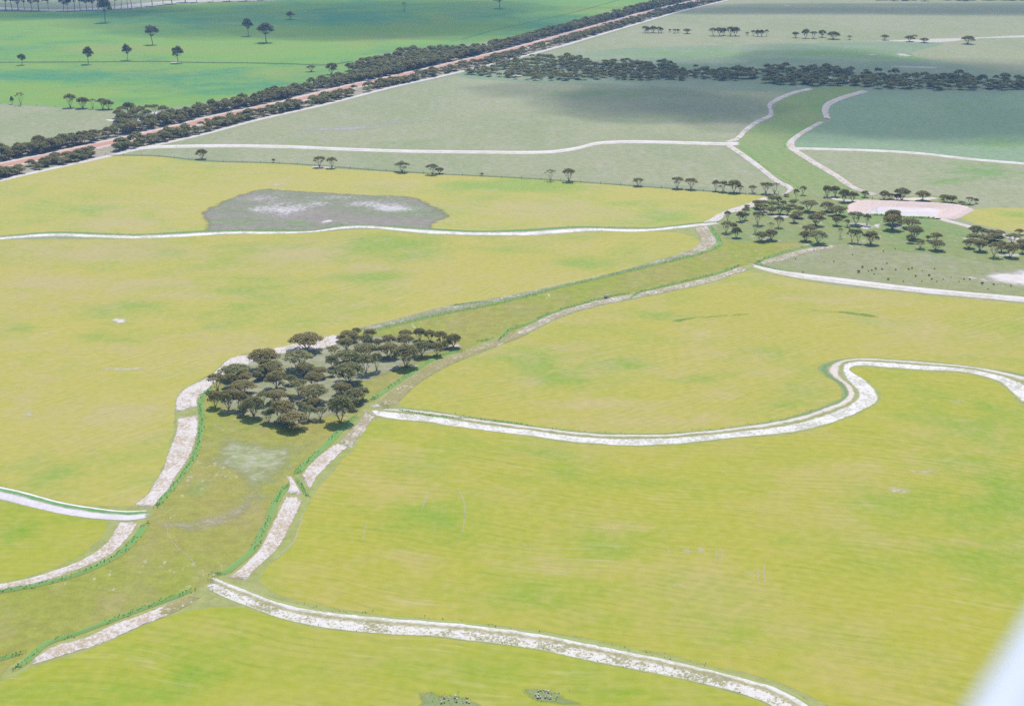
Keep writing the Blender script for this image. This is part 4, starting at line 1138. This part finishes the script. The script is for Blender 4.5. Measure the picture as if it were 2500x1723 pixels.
grove += GZ(800, 790, g1, [
    (180, 1370, 335, 350), (400, 172, 130, 110), (310, 235, 250, 130), (590, 232, 160, 155), (180, 245, 120, 80), (260, 372, 200, 165), (530, 302, 180, 150), (70, 450, 180, 140, 'open'), (530, 462, 310, 180),
    (700, 342, 120, 130), (850, 312, 190, 150), (850, 472, 260, 190), (280, 542, 310, 150), (70, 610, 160, 160), (530, 690, 240, 245, 'open'), (680, 650, 180, 245, 'open'), (290, 822, 370, 275), (1090, 600, 320, 295),
    (1080, 322, 230, 170), (1090, 202, 180, 110), (1280, 232, 160, 170), (1420, 242, 160, 150), (1580, 282, 180, 175), (1750, 325, 190, 180), (1310, 452, 230, 200), (1520, 442, 180, 180), (1660, 342, 130, 110),
    (200, 972, 220, 150), (370, 1102, 250, 190), (490, 1052, 170, 165), (360, 1192, 140, 160), (60, 732, 110, 90, 'bush')])
grove = [(x, y, w * 1.1, h * 1.05, k) for x, y, w, h, k in grove]
stand(grove, 'the near grove', 'trees of the near grove', 6)

# woodland below the dam
s1, s2 = 380 / 2316, 420 / 2316
dam_a = GZ(1740, 440, s1, [
    (890, 325, 150, 95), (980, 355, 90, 115), (650, 412, 125, 115), (700, 375, 150, 75), (770, 375, 125, 75), (880, 405, 140, 90), (1050, 392, 100, 90), (1190, 372, 120, 80), (510, 412, 100, 55, 'bush'), (690, 435, 150, 90), (760, 472, 110, 70),
    (870, 505, 140, 95), (1000, 502, 160, 125), (1110, 512, 110, 115), (1150, 424, 110, 65), (1280, 472, 150, 85), (220, 605, 110, 155, 'open'), (490, 492, 120, 75), (410, 612, 130, 145), (480, 592, 110, 115), (670, 662, 190, 205, 'open'),
    (1430, 462, 270, 165, 'open'), (1700, 462, 200, 145), (980, 702, 150, 165, 'open'), (1210, 627, 140, 130), (1275, 562, 160, 100), (1530, 672, 230, 175), (1600, 562, 160, 95), (1860, 530, 280, 100), (1840, 672, 150, 135), (2130, 662, 250, 195, 'open'), (2000, 692, 100, 110, 'open'),
    (200, 782, 180, 175, 'open'), (310, 762, 110, 130), (350, 852, 150, 155), (630, 792, 130, 125, 'sparse'), (860, 762, 110, 135, 'sparse'), (720, 907, 210, 145), (870, 887, 190, 155), (1430, 792, 220, 125), (1380, 902, 190, 150), (1560, 942, 290, 195, 'open'), (1895, 860, 90, 145, 'sparse'),
    (2070, 922, 160, 205, 'open'), (2160, 932, 130, 205, 'open'), (1095, 242, 90, 45, 'bush'), (1240, 282, 90, 155, 'open')])
stand(dam_a, 'the dam woodland', 'trees of the woodland beside the dam', 6)
dam_b = GZ(2080, 440, s2, [
    (200, 612, 110, 155, 'open'), (545, 590, 210, 190), (540, 664, 245, 200), (790, 642, 240, 105), (840, 792, 220, 175), (780, 842, 110, 115), (1130, 812, 150, 105), (1020, 812, 60, 65), (915, 917, 150, 115, 'open'), (1135, 942, 210, 135), (250, 862, 190, 175)])
names_b = ['slim mallee just left of the white fallen sand scar below the dam', 'rear of the two big stacked mallees in front of the dam water', 'front of the two big stacked mallees in front of the dam water', 'flat-topped mallee right of the two big mallees below the dam', 'broad mallee in the middle of the slope below the dam', 'small mallee under the left edge of the broad one below the dam',
           'round mallee directly behind the dark solitary dome below the dam', 'tiny mallee left of the round one below the dam', 'small open mallee left of the dark solitary dome below the dam', 'dark solitary domed mallee with its own shadow below the dam', 'spreading mallee at the right end of the trio of tall stems']
for t, nm in zip(dam_b, names_b):
    tree(*t, nm, 'trees on the slope below the dam')
dam_c = GZ(2080, 440, s2, [
    (1660, 742, 190, 125), (1765, 742, 120, 95), (1850, 762, 150, 95), (1960, 762, 170, 85), (1620, 802, 150, 65), (1570, 912, 160, 115), (1720, 952, 190, 145), (1920, 812, 180, 75), (1800, 832, 170, 85), (1910, 1032, 180, 195, 'open'), (2010, 962, 140, 135), (2160, 852, 200, 135, 'open'), (2130, 1032, 200, 175), (2250, 732, 110, 75), (2280, 902, 140, 105), (2290, 982, 120, 125), (2420, 860, 180, 120), (2400, 980, 170, 130)])
stand(dam_c, 'the clump at the right edge', 'trees of the clump at the right edge', 3)
# trees along the far side of the dam and the tracks there
far_dam = GZ(1740, 440, s1, [(1340, 217, 110, 135, 'open'), (1700, 247, 140, 165), (1820, 242, 140, 155), (1950, 322, 170, 185), (2080, 322, 170, 155), (2260, 252, 110, 95)]) + GZ(2080, 440, s2, [(430, 257, 120, 115), (520, 252, 100, 75), (670, 272, 200, 165), (610, 272, 110, 85), (950, 272, 190, 125), (1250, 302, 150, 105), (1340, 302, 130, 95), (1480, 332, 110, 45, 'bush'), (1585, 322, 115, 95, 'open'), (1670, 312, 60, 65)])
for i, t in enumerate(sorted(far_dam)):
    tree(*t, f'mallee tree, {ORD[i]} from the left in the line along the far side of the dam', 'trees along the far side of the dam')
# row on the fence between the yellow and grey paddocks
frow = [(493, 388, 27, 24, 'dome'), (668, 397, 9, 9, 'dome'), (780, 408, 30, 27, 'open'), (810, 410, 28, 26, 'open'), (981, 420, 36, 26, 'open'), (1056, 426, 30, 27, 'open'), (1073, 424, 21, 15, 'dome'), (1176, 429, 9, 8, 'bush'), (1344, 441, 30, 27, 'sparse'), (1389, 443, 34, 33, 'open'), (1557, 454, 28, 20, 'open'), (1653, 460, 31, 29, 'open'), (1687, 462, 30, 28, 'open'), (1747, 466, 20, 26, 'open'), (1765, 468, 26, 27, 'open'), (1791, 470, 33, 31, 'dome'), (1806, 470, 17, 19, 'open'), (1837, 471, 21, 19, 'open'), (1870, 473, 33, 29, 'open'), (1891, 473, 30, 26, 'sparse')]
for i, t in enumerate(frow):
    tree(*t, f'mallee tree, {ORD[i]} from the left in the fence row behind the yellow paddock', 'trees in the fence row')
# row at the back of the grey paddock, upper right
rrow = T('A3', (1240, 266), (1262, 268), (1305, 266), (1350, 268), (1370, 266), (1440, 260), (1480, 269), (1505, 267), (1580, 273), (1790, 290), (1840, 291), (1875, 287), (1930, 291), (1970, 291), (2065, 286), (2115, 292), (2150, 296), (2180, 296), (2220, 296)) + T('A4', (470, 306), (550, 311), (615, 311), (685, 302), (775, 317), (905, 321), (1190, 326), (1390, 337), (1430, 316), (1510, 346), (1862, 356))
rsz = [(55, 55), (40, 48), (60, 52), (50, 50), (40, 40), (25, 22), (42, 32), (32, 30), (62, 38), (70, 62), (62, 66), (48, 60), (70, 72), (70, 68), (32, 24), (42, 46), (36, 52), (36, 52), (34, 56), (52, 46), (62, 72), (62, 56), (58, 56), (98, 58), (42, 32), (62, 42), (66, 46), (50, 32), (64, 36), (96, 62)]
ORD2 = ORD + ['twenty-first', 'twenty-second', 'twenty-third', 'twenty-fourth', 'twenty-fifth', 'twenty-sixth', 'twenty-seventh', 'twenty-eighth', 'twenty-ninth', 'thirtieth']
for i, ((x, y), (w, h)) in enumerate(zip(rrow, rsz)):
    tree(x, y, w * K, h * K, 'open' if i % 3 == 0 else 'dome', f'dark tree, {ORD2[i]} from the left in the far row at the upper right', 'trees in the far upper right row')
# trees along the left fence
for i, (t, nm) in enumerate([((51, 257, 24, 29, 'sparse'), 'bare-stemmed vase-shaped tree at the far left fence corner'), ((30, 255, 9, 21, 'bush'), 'thin upright shrubby tree left of the vase-shaped one at the far left'), ((172, 263, 30, 32, 'open'), 'bushy many-stemmed tree at the left end of the fence clump'), ((202.5, 264.5, 31, 26, 'dome'), 'neat dark domed tree second in the left fence clump'), ((227, 266, 20, 23, 'sparse'), 'wispy pale tree in the middle of the left fence clump'), ((251, 267, 30, 26, 'open'), 'open wide tree beside the wispy one in the left fence clump'), ((266, 267, 26, 25, 'bush'), 'dense shrubby tree at the right end of the left fence clump')]):
    tree(*t, nm, 'trees on the left fence')
# paddock trees in the green country at the upper left
for t, nm in [((54, 159, 19, 24, 'gum'), 'small lone gum nearest the left edge of the green paddock'), ((216, 157, 25, 37, 'gum'), 'lone gum on the fence line second from the left in the green paddock'), ((311, 147, 22, 33, 'gum'), 'pale-stemmed lone gum just above the dark fence line'), ((435, 154, 27, 37, 'gum'), 'lone gum standing beside a white scald on the dark fence line'), ((373, 109, 31, 43, 'gum'), 'tall leaning lone gum in the middle of the dark green slope'), ((606, 88, 25, 38, 'gum'), 'narrow dark gum, left of the two side by side on the green slope'), ((650, 104, 40, 44, 'gum'), 'wide spreading gum, right of the two side by side on the green slope'), ((709, 48, 21, 21, 'bush'), 'small round dark tree alone high on the green slope'), ((1220, 21, 31, 36, 'gum'), 'dark gum cut by the top edge above the road bend'), ((257, 55, 31, 54, 'gum'), 'tall dark gum with a shrub at its foot below the white sand line'), ((760, 175, 23, 15, 'open'), 'low flat tree at the right end of the dark fence line'), ((810, 182, 27, 28, 'dome'), 'rounded tree right of the low flat one near the road scrub'), ((987, 28, 15, 21, 'sparse'), 'thin bare grey tree near the top of the green slope'), ((1593, 20, 20, 30, 'gum'), 'tall tree standing above the road scrub at the top edge')]:
    tree(*t, nm, 'lone trees in the green paddock', name='gum_tree' if t[4] == 'gum' else 'mallee_tree')
xs_far = [14, 30, 45, 60, 78, 95, 118, 155, 166, 182, 196, 212, 226, 240, 252, 280, 296, 312, 322, 345, 372, 398, 420, 452, 480, 520, 560, 600, 640]
for i, x in enumerate(xs_far):
    yb = np.interp(x, [0, 100, 160, 250, 330, 450, 640], [25, 27, 27, 24, 20, 6, 1])
    tree(x, yb, random.uniform(18, 32) if i not in (6,) else 12, random.uniform(30, 50), 'gum', f'tall gum, {ORD2[i]} from the left in the tree line along the top left edge', 'gums along the top left edge', name='gum_tree')

# ------------------------------------------------------------------ scrub along the road and the tree belt
LOW = []
for i in range(14):
    kd = ['bush', 'dome', 'bush', 'open', 'dome', 'bush', 'dome'][i % 7]
    (tv, tf), (cv, cf, ca) = make_tree(900 + i, kd, 30, .072)
    LOW.append((tv, tf, cv, cf, ca))

def scrub_object(name, spots, label, cat):
    """spots: x, y, crown width, height; one mass of real little trees"""
    Vs, Fs, Ti, Va, MI, n = [], [], [], [], [], 0
    for x, y, w, h in spots:
        tv, tf, cv, cf, ca = LOW[random.randrange(len(LOW))]
        a = random.random() * 6.283
        R = np.array([[math.cos(a), -math.sin(a), 0], [math.sin(a), math.cos(a), 0], [0, 0, 1]])
        S = np.array([w, w, h])
        for v, f, t, mi in ((cv, cf, ca, 0), (tv[: 5 * 3 * 3], tf[: 5 * 2 * 3], None, 1)):
            vv = (v * S) @ R.T + (x, y, .05)
            Vs.append(vv); Fs.append(f + n); n += len(vv)
            Ti.append(t if t is not None else np.zeros(len(vv)))
            MI.append(np.full(len(f), mi))
            Va.append(np.full(len(vv), random.random()))
    me = mesh_np(name, np.concatenate(Vs), np.concatenate(Fs), None, attrs={'tint': np.concatenate(Ti), 'vary': np.concatenate(Va)})
    me.materials.append(M_leaf2)
    me.materials.append(M_bark)
    me.polygons.foreach_set('material_index', np.concatenate(MI).astype(np.int32))
    return link(name, me, kind='stuff', label=label, cat=cat)

rs, RL = resample(ROADW, 500)
tang = np.gradient(rs, axis=0); tang /= np.linalg.norm(tang, axis=1)[:, None]
def on_road(s, d):
    k = min(499, max(0, s / RL * 499))
    i = int(k)
    p, t = rs[i], tang[i]
    if i < 499:
        p = rs[i] * (1 - (k - i)) + rs[i + 1] * (k - i)
    return p[0] - t[1] * d, p[1] + t[0] * d

def seen(x, y, m=60):
    z = -CAM_H
    d = y * math.cos(PITCH) - z * math.sin(PITCH)
    u = y * math.sin(PITCH) + z * math.cos(PITCH)
    px, py = 1250 + FOC * x / d, 861.5 - FOC * u / d
    return -m < px < 2500 + m and -m < py < 1723 + m, px, py

north, south = [], []
s = 0.0
while s < RL:
    for d0 in (11.5, 15.0, 18.5, 22.0):
        d = d0 + random.uniform(-1.4, 1.4)
        x, y = on_road(s + random.uniform(-1.8, 1.8), d)
        ok, px, py = seen(x, y)
        dens = .95 + .9 * nz(x, y, .035, 11)
        if px > 700:
            dens += .15
        if ok and random.random() < dens - (.25 if d0 > 20 else 0):
            w = random.uniform(3.6, 6.8)
            north.append((x, y, w, w * random.uniform(.75, 1.1)))
    for d0 in (-10.8, -14.0, -17.0, -20.2):
        d = d0 + random.uniform(-1.2, 1.2)
        x, y = on_road(s + random.uniform(-1.8, 1.8), d)
        ok, px, py = seen(x, y)
        dens = .78 + 1.0 * nz(x, y, .035, 12) - (.25 if d0 > -11 and px < 700 else 0)
        if 205 < px < 305 and py > 350:
            dens = -1 if px > 245 - 20 and px < 285 else dens
        if ok and random.random() < dens:
            w = random.uniform(3.4, 6.2)
            south.append((x, y, w, w * random.uniform(.55, .9)))
    s += 3.7

def fill(poly_px, sp, wr, hr, seed, thr=-.25, sc=.03):
    poly = G(poly_px)
    P = np.array(poly)
    out = []
    y = P[:, 1].min()
    while y < P[:, 1].max():
        x = P[:, 0].min()
        while x < P[:, 0].max():
            xx, yy = x + random.uniform(-.45, .45) * sp, y + random.uniform(-.45, .45) * sp
            if inside(poly, xx, yy) and nz(xx, yy, sc, seed) > thr and random.random() < .93:
                w = random.uniform(*wr)
                out.append((xx, yy, w, w * random.uniform(*hr)))
            x += sp
        y += sp
    return out

block_n = fill([(868, 203), (850, 172), (880, 158), (960, 143), (990, 130), (1080, 124), (1140, 124), (1190, 124), (1160, 136), (1050, 162), (950, 186)], 4.6, (3.8, 6.8), (.75, 1.05), 21, -.32)
block_l = fill([(272, 318), (281, 302), (287, 275), (332, 274), (417, 276), (455, 292), (450, 303), (380, 316), (330, 328)], 5.2, (4.2, 7.0), (.75, 1.05), 22, -.22, .05)
belt_l = fill([(1129, 182), (1174, 187), (1300, 197), (1502, 196), (1714, 197), (1800, 200), (1800, 178), (1700, 168), (1653, 163), (1623, 156), (1487, 151), (1451, 160), (1442, 153), (1380, 141), (1300, 141), (1200, 158)], 5.0, (3.8, 6.0), (.55, .8), 23, -.20, .07)
belt_r = fill([(1790, 200), (1900, 208), (2012, 212), (2193, 219), (2344, 221), (2640, 222), (2640, 202), (2500, 197), (2284, 187), (2132, 179), (2051, 173), (1966, 169), (1900, 166), (1822, 169), (1790, 178)], 6.2, (5.0, 8.0), (.5, .74), 24, -.20, .06)

def individuals(lst, n, label, group, kinds):
    lst = sorted(lst, key=lambda t: t[1])
    for i, t in enumerate(lst[:n]):
        tree(0, 0, 0, 0, kinds[i % len(kinds)], label, group, real=t)
    return lst[n:]

north = individuals(north, 70, 'bushy mallee in the scrub strip along the far side of the red road', 'roadside mallees, far side', ('bush', 'dome', 'open', 'bush', 'dome'))
south = individuals(south, 60, 'low mallee in the scrub strip along the near side of the red road', 'roadside mallees, near side', ('bush', 'bush', 'dome'))
block_l = individuals(block_l, 40, 'dark mallee in the scrub block beyond the red road at left', 'mallees of the left scrub block', ('dome', 'open', 'dome', 'bush'))
scrub_object('roadside_scrub', north + south + block_l + block_n, 'continuous dark mallee scrub lining both sides of the red road into the distance', 'scrub')
scrub_object('tree_belt', belt_l + belt_r, 'dense dark mallee belt crossing the upper right between the grey paddocks', 'scrub')
wood = fill([(2140, 2), (2300, 3), (2500, 2), (2700, 0), (2700, -14), (2140, -12)], 9.0, (7, 11), (.7, .95), 25, -.4)
scrub_object('distant_woodland', wood, 'dark woodland edge along the very top right', 'woodland')

# ------------------------------------------------------------------ fences
M_post = NT('fence_post_timber')
M_post = M_post.finish(M_post.mix(M_post.rng(M_post.noise(3, 3), .4, .6), (.16, .14, .12), (.28, .25, .22)), .9)
M_wire = NT('fence_wire_steel')
M_wire = M_wire.finish((.35, .35, .36), .5)
pv, pf = tube([(0, 0, 0), (.01, 0, .6), (0, .01, 1.2), (0, 0, 1.24)], [.085, .08, .075, .03], 6)
POST = mesh_np('fence_post', pv, pf, M_post, smooth=True)
def fence(px, label, sp=9.0):
    c = catmull(G(px), 2.0)
    L = np.linalg.norm(np.diff(c, axis=0), axis=1).sum()
    n = int(L / sp)
    pts, _ = resample(c, n)
    root = bpy.data.objects.new('fence', None)
    COL.objects.link(root)
    root.location = (pts[0][0], pts[0][1], .05)
    root['label'] = label
    root['category'] = 'fence'
    for p in pts:
        o = link('post', POST, root)
        o.location = (p[0] - pts[0][0], p[1] - pts[0][1], 0)
        o.rotation_euler = (random.uniform(-.05, .05), random.uniform(-.05, .05), random.random() * 6)
    for zz in (.35, .7, 1.05):
        v, f = tube([(p[0] - pts[0][0], p[1] - pts[0][1], zz) for p in pts], [.006] * n, 3)
        link('wire', mesh_np('wire', v, f, M_wire), root)
fence([(257, 379), (378, 382), (496, 394), (700, 401), (993, 422), (1300, 438), (1557, 456), (1768, 471), (1872, 479)], 'post and wire fence along the back of the yellow paddock')
fence([(-60, 153), (242, 151), (400, 150), (454, 152), (700, 156), (796, 159), (860, 150)], 'post and wire fence along the dark grass line in the green paddock', 12)
fence([(0, 254), (90, 259), (166, 264), (272, 270)], 'short post and wire fence between green and grey paddocks at the far left', 10)
fence([(1900, 474), (2000, 482), (2130, 486)], 'short post and wire fence between the two earth levees above the dam', 7)
# long grass left along the fence
M_rank = soil_mat('fence_line_grass', .05, base=(.09, .15, .05), pale=(.2, .25, .1), pink=(.12, .18, .06), grass=.4, cover=.8)
FL = [(-60, 153), (130, 152), (242, 151.5), (400, 150.5), (454, 152.5), (600, 154), (700, 156), (796, 159), (860, 150)]
ribbon('rough_grass_line', [(x, y - 1.3) for x, y in FL], [(x, y + 1.6) for x, y in FL], M_rank, [(0, 0), (.5, .3), (1, 0)], nu=6, step=3, z0=.06)
FL = [(1125, 97), (1200, 76), (1300, 54), (1400, 31), (1502, 3), (1540, -8)]
ribbon('rough_grass_line', [(x, y - .6) for x, y in FL], [(x, y + .7) for x, y in FL], M_rank, [(0, 0), (.5, .1), (1, 0)], nu=5, step=3, z0=.06)
FL = [(262, 380), (378, 381), (496, 393), (700, 400), (993, 421), (1300, 437), (1557, 455), (1768, 470), (1870, 478)]
ribbon('rough_grass_line', [(x, y - 2) for x, y in FL], [(x, y + 1.2) for x, y in FL], soil_mat('fence_verge_grass', .1, base=(.16, .21, .08), pale=(.3, .3, .2), pink=(.2, .24, .1), grass=.4, cover=.7), [(0, 0), (.5, .15), (1, 0)], nu=5, step=3, z0=.06)

# ------------------------------------------------------------------ low shrubs, rocks
M_shrub = leaf_mat('shrub_leaves', (.035, .05, .028), (.06, .075, .04), (.07, .06, .035))
(stv, stf), (scv, scf, sca) = make_tree(777, 'bush', 40, .09)
scv = scv.copy(); scv[:, 2] = np.maximum(0.02, (scv[:, 2] - .12) * 1.05)
SH_T = mesh_np('shrub_stem', stv[:45], stf[:30], M_bark)
SH_C = mesh_np('shrub_foliage', scv, scf, M_shrub, attrs={'tint': sca, 'vary': np.full(len(scv), .3)})
for i, (x, y) in enumerate(T('B4', (470, 772), (620, 703), (700, 795), (780, 795), (930, 738), (980, 880), (1010, 840), (1060, 870), (1085, 865), (1118, 852), (1170, 855), (1208, 806), (1105, 895), (1218, 937), (1278, 860), (1340, 955), (1383, 855), (1410, 848), (1440, 910), (1495, 870), (1490, 955), (1550, 905), (1570, 935), (1593, 852), (1612, 955), (1663, 935), (1725, 920), (1790, 955), (1830, 935), (1878, 937), (1977, 972), (2025, 1015), (2070, 980), (2210, 990), (530, 880), (1275, 690), (1180, 710))):
    gx, gy = at(x, y)
    big = i in (5, 6, 9, 21, 30, 13)
    r = bpy.data.objects.new('low_shrub', None)
    COL.objects.link(r)
    r.location = (gx, gy, .05)
    sc = random.uniform(.9, 1.15) if big else random.uniform(.4, .75)
    r.scale = (sc, sc, sc * random.uniform(.7, 1))
    r.rotation_euler = (0, 0, random.random() * 6)
    r['label'] = ('larger' if big else 'tiny') + ' dark shrub dotted over the grey pasture below the dam'
    r['category'] = 'shrub'
    r['group'] = ('larger' if big else 'tiny') + ' shrubs on the grey pasture'
    link('stem', SH_T, r)
    link('foliage', SH_C, r)

M_rock = NT('field_stone')
_n = M_rock.noise(2.0, 4, .7)
M_rock = M_rock.finish(M_rock.mix(M_rock.rng(_n, .35, .65), (.40, .35, .27), (.56, .50, .42)), .9, M_rock.bump(_n, .6, .1))
def rock_mesh(seed):
    bm = bmesh.new()
    bmesh.ops.create_icosphere(bm, subdivisions=2, radius=.5)
    for v in bm.verts:
        v.co *= 1 + .35 * mnoise.noise(v.co * 2.3 + Vector((seed * 5.1, 0, 0)))
        v.co.z *= .7
    me = bpy.data.meshes.new('rock')
    bm.to_mesh(me); bm.free()
    me.materials.append(M_rock)
    return me
ROCKS = [rock_mesh(i) for i in range(4)]
def rock_pile(px, py, n, spread, label, size=(.2, .5)):
    x, y = at(px, py)
    r = bpy.data.objects.new('rock_pile', None)
    COL.objects.link(r)
    r.location = (x, y, .1)
    r['label'] = label
    r['category'] = 'rocks'
    for i in range(n):
        o = link('rock', ROCKS[i % 4], r)
        a, q = random.random() * 6.28, math.sqrt(random.random())
        s = random.uniform(*size)
        o.location = (math.cos(a) * q * spread, math.sin(a) * q * spread * .7, s * .2 + .45 * (1 - q) * spread * .35)
        o.scale = (s, s * random.uniform(.7, 1.1), s * random.uniform(.7, 1))
        o.rotation_euler = (random.uniform(-.4, .4), random.uniform(-.4, .4), random.random() * 6)
    return r
rock_pile(*T('D3', (450, 1500))[0], 26, 2.2, 'heap of pinkish field stones on the weedy island at the bottom edge')
rock_pile(*T('D2', (1680, 1545))[0], 14, 2.8, 'scattered pale stones on the left weedy island at the bottom edge', (.2, .5))
x, y = at(*T('B3', (930, 1085))[0])
b = link('boulder', ROCKS[1], label='single pale boulder on the right levee of the waterway', cat='boulder')
b.location = (x, y, .75); b.scale = (1.7, 1.3, 1.5)
isl = []
for cx, cy, nn_ in (*[(*T('D2', (1640, 1530))[0], 40)], *[(*T('D3', (430, 1510))[0], 25)]):
    for i in range(nn_):
        gx, gy = at(cx + random.gauss(0, 26), cy + random.gauss(0, 9))
        isl.append((gx, gy, .1, random.uniform(.12, .25)))
link('island_weeds', tuft_mesh(isl), kind='stuff', label='green weeds among the stones on the islands at the bottom edge', cat='weeds')

# ------------------------------------------------------------------ aircraft strut passing the lens at the lower right
def cam_pt(px, py, depth):
    d = Vector((1, 0, 0)) * ((px - 1250) / FOC) + UPV * (-(py - 861.5) / FOC) + FWD
    return Vector((0, 0, CAM_H)) + d * depth
e0, e1 = cam_pt(2362, 1723, 1.15), cam_pt(2497, 1510, 1.30)
ax = (e1 - e0).normalized()
view = (e0 - Vector((0, 0, CAM_H))).normalized()
side = ax.cross(view).normalized()
if side.x < 0:
    side = -side
nrm = side.cross(ax).normalized()
CH, TH = .17, .055
M_paint = NT('aircraft_white_paint')
M_paint = M_paint.finish((.42, .45, .49), .45, spec=.3)
sect = []
for k in range(24):
    a = 2 * math.pi * k / 24
    cx = math.cos(a)
    sect.append((cx * CH / 2, math.sin(a) * TH / 2 * (1 - .35 * cx)))
def strut_piece(name, t0, t1, grow, parent):
    V = []
    for t in (t0, t0 + .01, t1 - .01, t1):
        g = grow * (.9 if t in (t0, t1) else 1)
        for u, w in sect:
            V.append(side * (CH / 2 + u * g) + nrm * w * g + ax * t)
    F = [(i * 24 + k, i * 24 + (k + 1) % 24, (i + 1) * 24 + (k + 1) % 24, (i + 1) * 24 + k) for i in range(3) for k in range(24)]
    me = bpy.data.meshes.new(name)
    me.from_pydata([tuple(v) for v in V], [], F + [tuple(range(23, -1, -1)), tuple(range(72, 96))])
    me.materials.append(M_paint)
    for p in me.polygons[:72]:
        p.use_smooth = True
    return link(name, me, parent)
sr = bpy.data.objects.new('aircraft_strut', None)
COL.objects.link(sr)
sr.location = e0
sr['label'] = 'blurred white aircraft strut crossing the bottom right corner'
sr['category'] = 'aircraft part'
strut_piece('strut_tube', -.7, 2.3, 1.0, sr)
strut_piece('end_cuff', -.85, -.6, 1.18, sr)

# ------------------------------------------------------------------ clouds (out of view) and haze
M_cloud = NT('cloud_vapour')
vol = M_cloud.n('ShaderNodeVolumePrincipled')
vol.inputs['Color'].default_value = (1, 1, 1, 1)
vol.inputs['Density'].default_value = .0082
M_cloud.t.links.new(vol.outputs[0], M_cloud.out.inputs['Volume'])
M_cloud = M_cloud.m
ALT = 900.0
def cloud(cx, cy, rx, ry, label, seed=0, rz=75):
    bm = bmesh.new()
    bmesh.ops.create_icosphere(bm, subdivisions=4, radius=1)
    for v in bm.verts:
        k = 1 + .38 * mnoise.noise(v.co * 1.6 + Vector((seed * 7.7, 1.3, 2.2))) + .18 * mnoise.noise(v.co * 4 + Vector((seed * 3, 0, 0)))
        v.co = Vector((v.co.x * rx * k, v.co.y * ry * k, v.co.z * rz * k * (1 if v.co.z > 0 else .6)))
    me = bpy.data.meshes.new('cloud')
    bm.to_mesh(me); bm.free()
    me.materials.append(M_cloud)
    o = link('cloud', me, kind='stuff', label=label, cat='cloud')
    o.location = (cx + SUN_DIR.x / SUN_DIR.z * ALT, cy + SUN_DIR.y / SUN_DIR.z * ALT, ALT)
def cloud_px(px, py, hw, hh, label, seed, rz=75):
    x, y = at(px, py)
    x1, _ = at(px + hw, py)
    ya, yb = at(px, py + hh)[1], at(px, py - hh)[1]
    cloud(x, (ya + yb) / 2, x1 - x, (yb - ya) / 2, label, seed, rz)
cloud_px(2200, 238, 800, 118, 'cumulus cloud out of view shading the right-hand grey paddock', 1)
cloud_px(1600, 256, 300, 40, 'small cumulus cloud out of view shading the middle grey paddock', 2)
cloud_px(2300, 22, 900, 14, 'long cumulus cloud out of view shading the far upper right', 3)
cloud_px(830, 50, 640, 56, 'cumulus cloud out of view shading the green slope', 4, 72)
cloud_px(60, 28, 420, 22, 'cumulus cloud out of view shading the far left gums', 6)
cloud_px(1350, 215, 230, 10, 'wisp of cloud out of view shading the tree belt', 5)

M_haze = NT('haze_air')
hv = M_haze.n('ShaderNodeVolumePrincipled')
hv.inputs['Color'].default_value = (.28, .56, 1.0, 1)
hv.inputs['Density'].default_value = .00013
hv.inputs['Anisotropy'].default_value = 0.0
M_haze.t.links.new(hv.outputs[0], M_haze.out.inputs['Volume'])
hx = gs + 100
hb = [(-hx, -1000), (hx, -1000), (hx, 6100), (-hx, 6100)]
me = bpy.data.meshes.new('haze')
me.from_pydata([(x, y, -1.2) for x, y in hb] + [(x, y, 140.0) for x, y in hb], [], [(3, 2, 1, 0), (4, 5, 6, 7), (0, 1, 5, 4), (1, 2, 6, 5), (2, 3, 7, 6), (3, 0, 4, 7)])
me.materials.append(M_haze.m)
link('haze', me, kind='stuff', label='thin blue summer haze over the fields', cat='haze')
